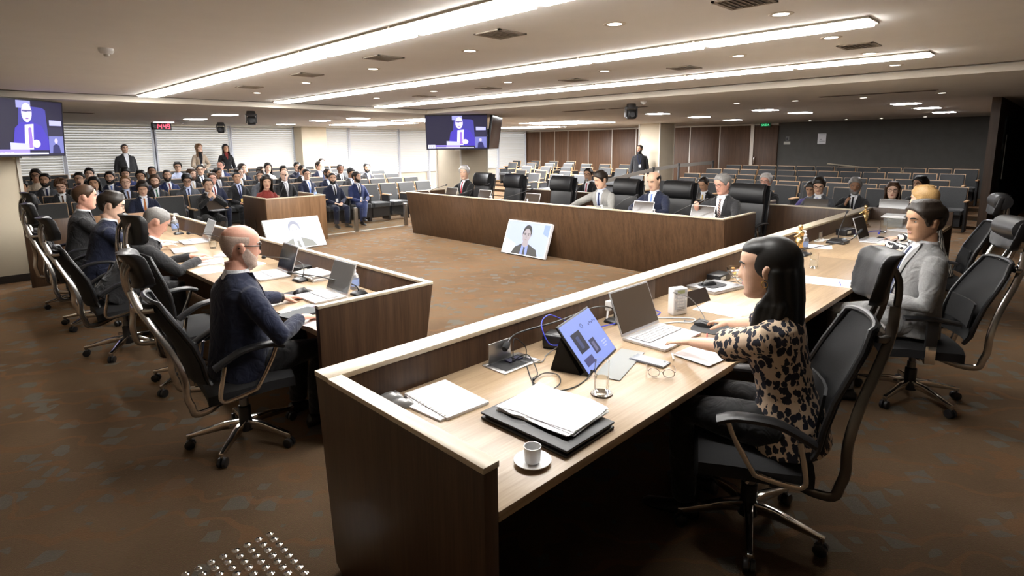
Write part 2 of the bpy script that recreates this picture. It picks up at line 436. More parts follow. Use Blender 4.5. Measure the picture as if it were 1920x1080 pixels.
# grey wall furniture
t = thing('wall_notice', 'white paper notice pinned to the dark grey wall', 'notice', (WX-.002, 5.84, 1.87))
part('sheet', MB().bx(-.006, 0, -.12, .12, -.16, .16), PAPER, t)
for k, (zz, ww) in enumerate(((.12, .16), (-.02, .05), (-.08, .16))):
    part('print_line', MB().bx(-.0075, -.005, -.09+(.09 if k == 1 else 0), -.09+ww+(.0 if k != 1 else .1), zz-.006, zz+.006), mat('print_grey', (.25, .25, .26), .8), t)
t = thing('wall_sign', 'small dark switch panel and label plate beside the door', 'wall sign', (WX-.002, 6.87, 1.82))
part('switch_plate', MB().bx(-.012, 0, -.06, .05, .0, .13), mat('plate_grey', (.22, .22, .22), .5), t, .003)
part('switch_button', MB().bx(-.017, -.01, -.03, .03, .03, .1), mat('plate_dark', (.04, .04, .04), .4), t, .002)
part('label_plate', MB().bx(-.008, 0, -.1, .1, -.12, -.03), mat('plate_pale', (.6, .58, .52), .6), t)
t = thing('exit_sign', 'green illuminated exit sign above the wooden door', 'sign', (WX-.08, 7.56, 2.335))
part('housing', MB().bx(-.02, .03, -.17, .17, -.06, .07), mat('sign_dark_green', (.01, .09, .04), .4), t, .004)
me = text_mesh('SAÍDA', .09, 'CENTER', 'lettering')
part('lettering', me, emat('sign_green', (.1, .9, .35), 1.2), t, M=Matrix.Translation((-.022, 0, -.025)) @ Matrix.Rotation(-PI/2, 4, 'Z') @ Matrix.Rotation(PI/2, 4, 'X'))
t = thing('handrail', 'pale sloping handrail fixed to the dark grey wall', 'handrail', (0, 0, 0))
part('rail', MB().tube([(WX-.09, 5.6, 1.10), (WX-.09, 2.6, .82)], .022), mat('rail_pale', (.62, .55, .42), .35, metal=.3), t)
for y in (5.3, 4.2, 3.1): part('bracket', MB().tube([(WX, y, 1.10-(5.6-y)*.093-.05), (WX-.09, y, 1.10-(5.6-y)*.093-.015)], .008), STEEL, t)
t = thing('wall_clock', 'red digital clock reading 14:49 hung below the ceiling', 'clock', (3.92, 15.6, 2.265), 20)
part('housing', MB().box((0, 0, 0), (.46, .07, .17)), BLACKP, t, .006)
seg = {'1': 'bc', '4': 'fgbc', '9': 'abcdfg'}
SEG = {'a': (0, .05, 1), 'g': (0, 0, 1), 'd': (0, -.05, 1), 'b': (.03, .025, 0), 'c': (.03, -.025, 0), 'f': (-.03, .025, 0), 'e': (-.03, -.025, 0)}
RED = emat('led_red', (1, .06, .10), 3.0)
for i, ch in enumerate('1449'):
    dm = MB()
    for q in seg[ch]:
        x, z, hz = SEG[q]; dm.box((x, -.037, z), (.052, .004, .014) if hz else (.014, .004, .044))
    part('digit', dm, RED, t, M=Matrix.Translation((-.145+i*.095+(.012 if i > 1 else 0), 0, 0)))
# ------------------------------------------------------------ ceiling fittings
def strip(x, y0, y1, w, lab):
    t = thing('strip_light', lab, 'ceiling light', (x, (y0+y1)/2, ZM), 0, 'long strip lights in the raised ceiling')
    L_ = y1-y0
    fr = MB(); b = .02
    fr.bx(-w/2-b, -w/2, -L_/2-b, L_/2+b, -.012, .01); fr.bx(w/2, w/2+b, -L_/2-b, L_/2+b, -.012, .01)
    fr.bx(-w/2, w/2, -L_/2-b, -L_/2, -.012, .01); fr.bx(-w/2, w/2, L_/2, L_/2+b, -.012, .01)
    part('frame', fr, mat('fitting_cream', (.62, .56, .47), .7), t)
    part('diffuser', MB().bx(-w/2, w/2, -L_/2, L_/2, -.027, .004), emat('strip_glow', (1, .98, .95), LIGHT), t)  # hangs below the frame so its glowing sides brighten the ceiling
edges = [.97, 2.08, 3.13, 4.36, 5.48, 6.68, 7.95, 9.35]
for li, (x, w, nm) in enumerate(((2.21, .22, 'nearest'), (4.08, .21, 'middle'), (5.93, .22, 'farthest'))):
    for i in range(7):
        strip(x, edges[i]+.03, edges[i+1]-.03, w, '%s strip lamp from the left end of the %s light row' % (ORD[6-i], nm))
def downlight(x, y, z, lab, r=.045):
    t = thing('downlight', lab, 'ceiling light', (x, y, z), 0, 'small round ceiling downlights')
    part('trim_ring', MB().lathe([(r*1.0, .01), (r*1.0, -.004), (r*1.45, -.004), (r*1.6, .001), (r*1.6, .01)], n=16, cap=False), mat('fitting_cream', (.62, .56, .47), .7), t)
    part('lamp', MB().lathe([(r, .004), (r, -.003), (.004, -.006)], n=14), emat('spot_glow', (1, .93, .82), 6), t)
dl = [(3.05, 2.13), (3.05, 3.48), (3.06, 4.89), (3.13, 6.43), (3.2, 8.02)]
for i, p in enumerate(dl): downlight(p[0], p[1], ZM, '%s small downlight counted from the right between the nearest and middle light rows' % ORD[i])
dl = [(4.9, 2.16), (4.87, 3.51), (4.86, 4.88), (4.88, 6.32), (4.9, 7.77)]
for i, p in enumerate(dl): downlight(p[0], p[1], ZM, '%s small downlight counted from the right between the middle and farthest light rows' % ORD[i])
for i, p in enumerate([(3.53, 1.32), (4.56, 1.35), (5.6, 1.36), (6.64, 1.38)]): downlight(p[0], p[1], ZM, '%s small downlight from the left in the row above the near desk' % ORD[i])
for i, p in enumerate([(9.47, 4.16), (9.64, 3.3), (9.8, 2.4), (9.73, 1.45)]): downlight(p[0], p[1], ZP, '%s tiny downlight from the left just past the raised ceiling edge' % ORD[i])
for i, p in enumerate([(18.6, 5.91), (18.6, 4.94), (18.6, 4.07), (18.6, 3.08)]): downlight(p[0], p[1], ZP, '%s tiny downlight from the left close to the dark grey wall' % ORD[i])
def vent(x, y, z, lab, s=.25):
    t = thing('ceiling_vent', lab, 'vent', (x, y, z), 0, 'square air vents in the raised ceiling')
    VM = mat('vent_taupe', (.36, .31, .25), .7)
    fr = MB(); h = s/2
    for q in ((-h, h, -h, -h+.02), (-h, h, h-.02, h), (-h, -h+.02, -h, h), (h-.02, h, -h, h)): fr.bx(*q, -.008, .004)
    part('frame', fr, VM, t)
    part('backing', MB().bx(-h+.01, h-.01, -h+.01, h-.01, -.001, .004), mat('vent_dark', (.22, .19, .15), .8), t)
    for k in range(7): part('slat', MB().box((0, -h+.035+k*(s-.07)/6, -.004), (s-.05, .018, .004), Matrix.Rotation(.5, 3, 'X')), VM, t)
for i, p in enumerate([(2.75, 2.83), (2.75, 4.23), (2.8, 5.72), (2.83, 7.31), (3.08, 1.34)]): vent(p[0], p[1], ZM, ['biggest square ceiling vent right of the top centre', 'second square vent left of the biggest one beside the nearest light row', 'third square vent along the nearest light row', 'farthest square vent along the nearest light row', 'square vent cut by the top edge of the picture'][i])
for i, p in enumerate([(5.1, 1.31), (5.26, 2.85), (5.27, 4.23), (5.15, 5.53), (5.23, 7.01)]): vent(p[0], p[1], ZM, '%s square vent from the right beside the farthest light row' % ORD[i])
def plamp(x, y, lab, sx=.38, sy=.38, z=ZP):
    t = thing('recessed_light', lab, 'ceiling light', (x, y, z), 0, 'square recessed lights in the perimeter ceiling')
    part('frame', MB().bx(-sx/2-.03, sx/2+.03, -sy/2-.03, sy/2+.03, -.006, .004), mat('fitting_cream', (.62, .56, .47), .7), t, .003)
    part('diffuser', MB().bx(-sx/2, sx/2, -sy/2, sy/2, -.012, -.004), emat('panel_glow', (.97, .97, 1), PANEL), t, .004)
for i, p in enumerate([(4.2, 12.2), (4.3, 14.35), (4.2, 16.5)]): plamp(p[0], p[1], '%s square light from the front above the left-hand public seats' % ORD[i])
for i, p in enumerate([(7.05, 12.0), (6.95, 13.65), (7.2, 16.2)]): plamp(p[0], p[1], '%s square light from the front above the middle of the public seats' % ORD[i])
for i, p in enumerate([(11.18, 6.64), (13.38, 6.79), (15.85, 7.05)]): plamp(p[0], p[1], '%s square light from the front just right of the ceiling camera' % ORD[i])
for i, p in enumerate([(11.76, 4.58), (13.44, 4.48)]): plamp(p[0], p[1], '%s square light over the centre of the empty right seats' % ['front', 'rear'][i])
for i, p in enumerate([(11.9, 2.26), (13.74, 2.25), (16.05, 2.31)]): plamp(p[0], p[1], '%s of three square lights in a row near the dark pier' % ['front', 'middle', 'rear'][i])
plamp(9.1, 14.7, 'large white ceiling light panel near the window pier', 1.4, 2.5)
plamp(8.9, 11.9, 'large white ceiling light panel half hidden by the central screen', 1.2, 1.3)
plamp(13.4, 11.0, 'large white ceiling light panel before the wood panelled wall', 1.8, 2.2)
plamp(15.6, 14.6, 'large white ceiling light panel in the far corner', 1.4, 2.4)
# two lamp panels behind the photographer (part of the same ceiling scheme)
def ptz(x, y, z, rz, lab, s=1.0):
    t = thing('ceiling_camera', lab, 'camera', (x, y, z), rz); t.scale = (s, s, s)
    part('mount', MB().lathe([(.07, 0), (.08, -.05), (.085, -.07)], n=16), mat('cam_grey', (.09, .09, .095), .35), t)
    y2 = MB()
    for sx in (-1, 1): y2.box((sx*.085, 0, -.13), (.02, .12, .17))
    y2.box((0, 0, -.07), (.19, .13, .03))
    part('yoke', y2, mat('cam_grey', (.09, .09, .095), .35), t, .008)
    h = part('head', MB().box((0, -.01, -.17), (.14, .17, .15)), BLACKP, t, .02)
    part('lens', MB().tube([(0, -.09, -.18), (0, -.12, -.18)], .04, 16), mat('lens_glass', (.01, .01, .015), .3), h)
ptz(4.15, 10.75, ZP, -20, 'black remote camera hanging nearest over the left public seats')
ptz(5.35, 15.9, ZP, -20, 'black remote camera hanging farther back near the window blinds', 1.1)
ptz(8.1, 5.3, ZP, -45, 'black remote camera hanging above the central bench')
t = thing('dome_camera', 'white dome camera with dark bubble on the ceiling by the clock', 'camera', (4.5, 17.9, ZP))
part('base', MB().lathe([(.11, 0), (.11, -.05), (.07, -.08)], n=18), mat('dome_white', (.6, .58, .54), .5), t)
part('bubble', MB().ell((0, 0, -.08), (.06, .06, .05)), BLACKP, t)
def smoke(x, y, z, lab):
    t = thing('smoke_detector', lab, 'detector', (x, y, z))
    part('base', MB().lathe([(.05, 0), (.05, -.02), (.035, -.04)], n=16), WHITE, t)
    part('sensor', MB().lathe([(.02, -.04), (.018, -.055), (.01, -.058)], n=12), mat('dome_white', (.6, .58, .54), .5), t)
smoke(7.75, 4.85, ZP, 'small white detector beside the ceiling camera over the bench')
smoke(1.0, 5.2, ZM, 'small detector on the ceiling above the left screen')
t = thing('projector_mount', 'pale round fitting on the ceiling between the back lights', 'ceiling fitting', (4.3, 15.3, ZP))
part('plate', MB().lathe([(.17, 0), (.15, -.03), (.05, -.06)], n=18), mat('dome_white', (.6, .58, .54), .5), t)
part('stem', MB().lathe([(.03, -.05), (.03, -.09)], n=10), mat('dome_white', (.6, .58, .54), .5), t)
def slotvent(x, y, lab, L_=1.0, rz=0):
    t = thing('slot_vent', lab, 'vent', (x, y, ZP), rz)
    part('frame', MB().bx(-L_/2, L_/2, -.05, .05, -.006, .004), mat('vent_taupe', (.36, .31, .25), .7), t, .002)
    for k in (-1, 1): part('slot', MB().bx(-L_/2+.02, L_/2-.02, k*.022-.012, k*.022+.012, -.009, -.004), mat('slot_dark', (.05, .045, .04), .8), t)
slotvent(8.9, 6.9, 'slot air vent in the perimeter ceiling left of the bench camera', 1.0, 90)
slotvent(8.9, 5.9, 'slot air vent in the perimeter ceiling close to the bench camera', .8, 90)
slotvent(9.1, 2.1, 'long slot air vent above the right end of the near desk', 1.4, 90)
slotvent(1.8, 13.0, 'slot air vent above the leftmost public seats', .8, 0)
# ------------------------------------------------------------ tactile floor markers
t = thing('tactile_stud_field', 'field of shiny steel tactile studs on the carpet in the foreground', 'floor studs', (0, 0, 0))
sm = MB().lathe([(.0175, 0), (.0165, .003), (.012, .0055), (.005, .007), (.001, .0072)], n=14).mesh('stud')
for i in range(9):
    for j in range(8):
        o = link('stud', sm, t, Matrix.Translation((.88-.05*i, 2.46-.05*j, 0))); setm(o, CHROME)
t = thing('tactile_guide_bars', 'steel tactile guide bars on the dark floor behind the grey suited man', 'floor studs', (0, 0, 0))
bm_ = MB().box((0, 0, .0025), (.95, .026, .005)).mesh('guide_bar', .002)
for k in range(3): setm(link('guide_bar', bm_, t, Matrix.Translation((9.25, .62-.055*k, 0))), STEEL)
for k in range(5): setm(link('stud', sm, t, Matrix.Translation((9.72, .42-.055*k, 0))), STEEL)
for k in range(5): setm(link('stud', sm, t, Matrix.Translation((9.6, .42-.055*k, 0))), STEEL)
t = thing('tactile_stud_row', 'short far row of steel tactile studs near the dark door', 'floor studs', (0, 0, 0))
for k in range(6): setm(link('stud', sm, t, Matrix.Translation((12.4, .72-.055*k, 0))), STEEL)
# ============================================================ desks
H, T = .857, .691
t = thing('long_desk', 'long brown wood desk with raised front ledge running away in the right foreground', 'desk', (0, 0, 0))
def leanprism(x0, x1, yt0, yt1, yb0, yb1, z0, z1):
    """front board leaning: y at top / bottom"""
    m = MB(); r = []
    for x in (x0, x1): r.append([(x, yt0, z1), (x, yt1, z1), (x, yb1, z0), (x, yb0, z0)])
    return m.rings(r)
mods = [1.04, 3.42, 5.8, 8.2, 9.1]
for a, b in zip(mods, mods[1:]):
    part('front_panel', leanprism(a+.002, b-.002, 2.005, 2.112, 2.0, 2.04, .02, H-.022), WOODV, t, .002)
    part('worktop', MB().bx(a+.0015, b-.0015, 1.10, 2.003, T-.035, T), WOODX, t, .002)
part('front_ledge', MB().bx(.985, 9.1, 2.0, 2.117, H-.022, H), EDGEX, t, .002)
m = MB(); m.rings([[(x, 1.10, 0), (x, 1.10, H-.02), (x, 2.11, H-.02), (x, 2.035, .03), (x, 1.99, 0)] for x in (.985, 1.04)])
part('end_panel', m, WOODV, t, .002)
part('end_ledge', MB().bx(.98, 1.042, 1.096, 2.0, H-.02, H), EDGEY, t, .002)
part('end_panel', MB().bx(9.1, 9.16, 1.10, 2.117, 0, H), WOODV, t, .002)
part('support_leg', MB().bx(5.0, 5.05, 1.2, 2.0, 0, T-.036), BLACKM, t)
part('modesty_panel', MB().bx(1.05, 9.09, 1.93, 1.96, .05, T-.036), WOODV, t)
part('foot_rail', MB().tube([(1.06, 1.75, .12), (9.05, 1.75, .12)], .025), STEEL, t)

t = thing('side_desk', 'brown wood desk with raised ledge lined with chairs on the left', 'desk', (0, 0, 0))
def leanx(xt0, xt1, xb0, xb1, y0, y1, z0, z1):
    return MB().rings([[(xt0, y, z1), (xt1, y, z1), (xb1, y, z0), (xb0, y, z0)] for y in (y0, y1)])
mods = [3.03, 5.2, 7.3, 9.36]
for a, b in zip(mods, mods[1:]):
    part('front_panel', leanx(2.212, 2.25, 2.07, 2.11, a+.002, b-.002, .02, H-.018), WOODV, t, .002)
    part('worktop', MB().bx(1.46, 2.214, a+.0015, b-.0015, T-.035, T), WOODY, t, .002)
part('front_ledge', MB().bx(2.21, 2.255, 2.99, 9.4, H-.018, H), EDGEY, t, .002)
part('end_panel', MB().rings([[(1.44, y, 0), (1.44, y, H-.018), (2.25, y, H-.018), (2.11, y, .02), (2.09, y, 0)] for y in (2.99, 3.03)]), WOODV, t, .002)
part('end_ledge', MB().bx(1.438, 2.21, 2.988, 3.032, H-.018, H), EDGEX, t, .002)
part('end_panel', MB().bx(1.44, 2.25, 9.36, 9.40, 0, H), wood('brown_veneer_lit', (.17, .09, .045), (.28, .16, .085), 'Z'), t, .002)  # lighter copy of the veneer, the light painted into its colour
part('modesty_panel', MB().bx(2.0, 2.03, 3.04, 9.35, .05, T-.036), WOODV, t)

t = thing('central_bench', 'long dark brown wooden bench desk facing the room centre', 'desk', (0, 0, 0))
mods = [2.98, 5.2, 7.4, 9.55]
for i, (a, b) in enumerate(zip(mods, mods[1:])):
    part('front_panel', leanx(6.60, 6.64, 6.74, 6.78, a+(.0 if i == 0 else .0005), b-(.0 if i == 2 else .0005), .0, H-.018), WOODS, t, .001)
    part('worktop', MB().bx(6.64, 7.42, a+(.04 if i == 0 else .0015), b-(.04 if i == 2 else .0015), T-.035, T), WOODY, t, .002)
part('front_ledge', MB().bx(6.595, 6.645, 2.98, 9.55, H-.018, H), EDGEY, t, .002)
for y in (2.98, 9.51):
    part('end_panel', MB().rings([[(6.64, yy, H-.018), (7.56, yy, H-.018), (7.56, yy, 0), (6.78, yy, 0)] for yy in (y+.001, y+.039)]), WOODV, t, .002)
    part('end_ledge', MB().bx(6.645, 7.56, y, y+.04, H-.018, H), EDGEX, t, .002)

t = thing('rear_bench', 'second brown wooden bench desk behind the central one', 'desk', (0, 0, 0))
mods = [2.15, 3.42, 5.62, 8.75]
for i, (a, b) in enumerate(zip(mods, mods[1:])):
    part('front_panel', MB().bx(8.70, 8.74, a+.002, b-.002, 0, H-.018), WOODV, t, .002)
    part('worktop', MB().bx(8.74, 9.36, a+.02, b-.02, T-.035, T), WOODY, t, .002)
    part('divider_panel', MB().bx(8.74, 9.36, b-.04, b, 0, H-.018), WOODV, t, .002)
    part('divider_ledge', MB().bx(8.74, 9.36, b-.04, b, H-.018, H), EDGEX, t, .002)
part('front_ledge', MB().bx(8.695, 8.745, 2.15, 8.75, H-.018, H), EDGEY, t, .002)

t = thing('speaker_lectern', 'brown wooden box lectern before the public seats', 'lectern', (0, 0, 0))
a, b, c, d = 4.06, 5.19, 10.17, 11.25
LW = wood('lectern_veneer', (.15, .078, .036), (.27, .15, .075), 'Z')
part('front_panel', MB().bx(a, b, c, c+.04, 0, H-.018), LW, t, .002)
part('side_panel', MB().bx(a, a+.04, c+.04, d, 0, H-.018), WOODV, t, .002)
part('side_panel', MB().bx(b-.04, b, c+.04, d, 0, H-.018), LW, t, .002)
part('worktop', MB().bx(a+.04, b-.04, c+.04, c+.55, T-.05, T-.01), WOODX, t, .002)
part('front_ledge', MB().bx(a-.003, b+.003, c-.003, c+.043, H-.018, H), EDGEX, t, .002)
for x in (a-.003, b-.043): part('side_ledge', MB().bx(x, x+.046, c+.043, d, H-.018, H), EDGEY, t, .002)

# glass barrier with steel posts in front of the public
t = thing('glass_barrier', 'low clear glass barrier with steel posts before the front row seats', 'barrier', (0, 0, 0))
for x in (2.9, 6.06, 7.3):
    part('post', MB().bx(x-.035, x+.035, 10.58, 10.65, 0, .5), mat('post_bronze', (.30, .26, .21), .35, metal=.8), t, .003)
for x0, x1 in ((5.25, 6.02), (6.1, 7.26), (1.6, 2.86), (2.94, 4.02)):
    part('pane', MB().bx(x0, x1, 10.607, 10.617, .012, .47), mat('barrier_glass', (.9, .95, .94), .02, trans=1, spec=.5), t)
    part('floor_channel', MB().bx(x0, x1, 10.595, 10.63, 0, .012), mat('channel_pale', (.7, .68, .62), .4), t)
# stanchion barrier behind the bench (dark posts with belt)
t = thing('belt_barrier', 'grey belt barrier on dark posts beside the far pillar', 'barrier', (0, 0, 0))
bp = [(11.6, 8.55, .80), (14.1, 8.45, 1.05), (15.5, 8.45, 1.12), (17.6, 8.4, 1.15)]
for i, p in enumerate(bp):
    part('post', MB().lathe([(.03, 0), (.03, p[2]), (.04, p[2]), (.04, p[2]+.06), (.02, p[2]+.07)], (p[0], p[1], 0), 12), mat('post_dark', (.05, .05, .05), .4), t)
for p, q in zip(bp, bp[1:]):
    part('belt', MB().rings([[(p[0], p[1]-.004, p[2]-.05), (p[0], p[1]+.004, p[2]-.05), (p[0], p[1]+.004, p[2]+.05), (p[0], p[1]-.004, p[2]+.05)], [(q[0], q[1]-.004, q[2]-.05), (q[0], q[1]+.004, q[2]-.05), (q[0], q[1]+.004, q[2]+.05), (q[0], q[1]-.004, q[2]+.05)]]), mat('belt_grey', (.33, .30, .26), .6), t)
# ============================================================ executive mesh chair (front = -Y, origin on floor under column)
def star_base(t, reach=.30, m=CHROME, rot=0):
    hub = MB().lathe([(.045, .07), (.05, .085), (.045, .125), (.03, .13)], n=14)
    part('hub', hub, BLACKP, t)
    part('gas_column', MB().lathe([(.026, .11), (.026, .27), (.019, .27), (.019, .40)], n=12), mat('column_grey', (.16, .16, .16), .3, metal=.7), t)
    part('column_sleeve', MB().lathe([(.036, .12), (.036, .22), (.03, .225)], n=12), BLACKP, t)
    for k in range(5):
        a = 2*PI*k/5 + math.radians(rot); d = Vector((math.cos(a), math.sin(a), 0)); s = Vector((-d.y, d.x, 0))
        arm = MB().rectsweep([d*.03 + Vector((0, 0, .115)), d*.12 + Vector((0, 0, .112)), d*(reach-.01) + Vector((0, 0, .082)), d*(reach+.02) + Vector((0, 0, .078))], [.026, .022, .012, .012], [.02, .017, .012, .011], (0, 0, 1))
        p = part('base_arm', arm, m, t, .004)
        c = d*(reach+.005)
        part('caster_stem', MB().lathe([(.008, .05), (.013, .06), (.014, .085)], c, 10), CHROME, p)
        for q in (-1, 1):
            wc = c + s*(q*.014) + Vector((0, 0, .028))
            w = MB().tube([wc - s*.010, wc - s*.008, wc + s*.008, wc + s*.010], [.022, .028, .028, .022], 16)
            part('caster_wheel', w, BLACKP, p)
def exec_chair(label, loc, rz, arms='loop', frame=GUNM, headrest='ring', base=18, recline=0, hgt=1.0):
    t = thing('mesh_office_chair', label, 'chair', loc, rz, 'high backed mesh office chairs at the desks')
    star_base(t, rot=base)
    # seat
    st = MB()
    rows = []
    for i, y in enumerate((-.25, -.235, -.1, .05, .18, .22)):
        z = [.425, .455, .468, .462, .458, .44][i]; w = [.20, .235, .25, .25, .235, .2][i]
        rows.append([(w*math.sin(a)*1.0 if False else x*w, y, z - .018*abs(x)**3 + (.0 if abs(x) < .99 else -.02)) for x in (-1, -.8, -.4, 0, .4, .8, 1) for a in (0,)])
    st.sheet(rows, .055, (0, 0, -1))
    part('seat_cushion', st, MESHB, t, .0)
    part('seat_pan', MB().box((0, .0, .392), (.36, .36, .03)), BLACKP, t, .01)
    part('tilt_mechanism', MB().box((0, .02, .355), (.16, .24, .06)), BLACKP, t, .012)
    part('tilt_lever', MB().tube([(.07, -.02, .36), (.2, -.04, .355), (.24, -.04, .36)], .007, 8), GUNM, t)
    L = math.radians(recline)
    def bk(x, y, z):   # lean the back about the seat rear
        dy, dz = y-.22, (z-.42)*(hgt if z > .42 else 1)
        return Vector((x, .22 + dy*math.cos(L) + dz*math.sin(L), .42 - dy*math.sin(L) + dz*math.cos(L)))
    # two L shaped side bars that carry the back
    for s in (-1, 1):
        path = [(s*.10, .10, .345), (s*.17, .20, .325), (s*.21, .285, .335), (s*.218, .305, .39)] + [tuple(bk(s*.222, .315, .46)), tuple(bk(s*.222, .30, .56)), tuple(bk(s*.205, .315, .70)), tuple(bk(s*.165, .36, .86)), tuple(bk(s*.12, .385, .955)), tuple(bk(s*.085, .39, 1.03))]
        part('back_frame_bar', MB().rectsweep(smoothpath(path, 3), .012, .022, (0, 1, 0)) if False else MB().tube(smoothpath(path, 4), [(.020, .011)]*(len(path)*4-3), 10, sq=.7), frame, t)
    # mesh back
    rows = []
    for z, w, y in ((.47, .20, .225), (.52, .225, .235), (.60, .235, .235), (.70, .235, .25), (.80, .225, .285), (.88, .205, .315), (.95, .17, .335)):
        rows.append([bk(w*x, y - .055*abs(x)**2 * 1.0 + .02, z) for x in (-1, -.75, -.4, 0, .4, .75, 1)])
    part('mesh_back', MB().sheet(rows, .018, (0, 1, 0)), MESHB, t)
    rim = [bk(.20*1, .19, .47)] + [bk(w, y-.035, z) for z, w, y in ((.52, .225, .235), (.60, .235, .235), (.70, .235, .25), (.80, .225, .285), (.88, .205, .315), (.95, .17, .335))]
    top = [bk(.17*math.cos(a), .30+.04*math.sin(a), .95+.02*math.sin(a)) for a in np.linspace(0, PI, 8)]
    left = [Vector((-p.x, p.y, p.z)) for p in reversed(rim)]
    part('back_rim', MB().tube(list(rim) + top[1:-1] + left, .013, 8), BLACKP, t)
    part('lumbar_pad', MB().sheet([[bk(x*.17, .232 - .03*x*x, z) for x in (-1, -.5, 0, .5, 1)] for z in (.56, .60, .66, .70)], .012, (0, -1, 0)), BLACKM, t)
    # shoulder crossbar hoop
    hoop = [bk(.175*math.cos(a), .325 + .075*math.sin(a), .93) for a in np.linspace(0, PI, 10)]
    part('shoulder_hoop', MB().tube(hoop, .014, 8, sq=.7), frame, t)
    # headrest
    for s in (-1, 1):
        part('headrest_strut', MB().tube(smoothpath([bk(s*.075, .39, .94), bk(s*.07, .40, 1.03), bk(s*.07, .385, 1.12), bk(s*.07, .35, 1.16)], 3), .014, 8, sq=.7), frame, t)
    part('headrest_bar', MB().tube([bk(-.085, .352, 1.155), bk(.085, .352, 1.155)], .014, 8, sq=.7), frame, t)
    rows = []
    for z, w, y in ((1.02, .10, .335), (1.04, .135, .325), (1.10, .155, .325), (1.16, .155, .33), (1.19, .148, .34), (1.205, .125, .36)):
        rows.append([bk(w*x, y - .05*x*x - .0, z) for x in (-1, -.8, -.4, 0, .4, .8, 1)])
    part('headrest_pad', fuse(MB().sheet(rows, .05, (0, 1, .05)), .006, 14, 'headrest_pad'), LEATHER, t)
    if headrest == 'roll':
        part('headrest_roll', MB().tube([bk(-.15, .33, 1.15), bk(-.14, .33, 1.15), bk(0, .345, 1.15), bk(.14, .33, 1.15), bk(.15, .33, 1.15)], [.04, .07, .08, .07, .04], 14), LEATHER, t)
    # arms
    for s in (-1, 1):
        if arms == 'loop':
            q = [(s*.27, -.17, .635), (s*.275, -.10, .66), (s*.28, .04, .655), (s*.275, .13, .615), (s*.27, .19, .58)]
            part('arm_pad', MB().tube(smoothpath(q, 3), [(.016, .036)]*13, 10, sq=.8), LEATHER, t)
            loop = [(s*.275, -.13, .635), (s*.27, -.10, .56), (s*.265, -.03, .435), (s*.263, .0, .41), (s*.262, .13, .385), (s*.262, .165, .395), (s*.265, .17, .43), (s*.272, .14, .585)]
            part('arm_loop', MB().tube(smoothpath(loop, 4), .0125, 8, sq=.75), CHROME, t)
            part('arm_bracket', MB().box((s*.2, .07, .385), (.14, .06, .025)), BLACKP, t, .006)
        else:
            part('arm_pad', MB().tube(smoothpath([(s*.27, -.16, .64), (s*.275, 0, .645), (s*.27, .14, .625)], 4), [(.014, .035)]*9, 10, sq=.8), LEATHER, t)
            part('arm_post', MB().box((s*.27, .0, .55), (.03, .065, .19)), BLACKP, t, .006)
            part('arm_sleeve', MB().box((s*.27, .0, .41), (.034, .06, .12)), CHROME, t, .006)
            part('arm_bracket', MB().box((s*.2, .0, .37), (.16, .06, .025)), BLACKP, t, .006)
    return t
DKG = mat('dark_gunmetal', (.13, .12, .11), .3, metal=.9)
exec_chair('high mesh office chair under the leopard print woman in the foreground', (2.45, .92, 0), 208, frame=DKG, base=-4, recline=7, hgt=1.17)
exec_chair('mesh office chair with chrome arm posts under the grey suited man', (4.56, .68, 0), 207, arms='post', headrest='roll', base=30, recline=10, hgt=1.12)
exec_chair('black high backed chair behind the grey suited man used by the fair haired woman', (6.82, .93, 0), 196, arms='post', headrest='roll', base=10, recline=8, hgt=1.1)
exec_chair('mesh office chair with glittering frame under the bald bespectacled man', (1.14, 3.42, 0), 84, base=70, recline=10, hgt=1.06)
exec_chair('empty mesh office chair right behind the bald bespectacled man', (1.22, 4.62, 0), 97, base=40, recline=-1, hgt=1.13)
exec_chair('mesh office chair of the stooping man in the dark suit', (1.02, 5.78, 0), 88, base=75, recline=8, hgt=1.05)
exec_chair('mesh office chair of the man in thin glasses on the left', (1.0, 6.95, 0), 86, base=60, recline=6, hgt=1.08)
exec_chair('farthest mesh office chair on the left beside the cream pillar', (1.0, 8.0, 0), 95, base=20, recline=0, hgt=1.12)

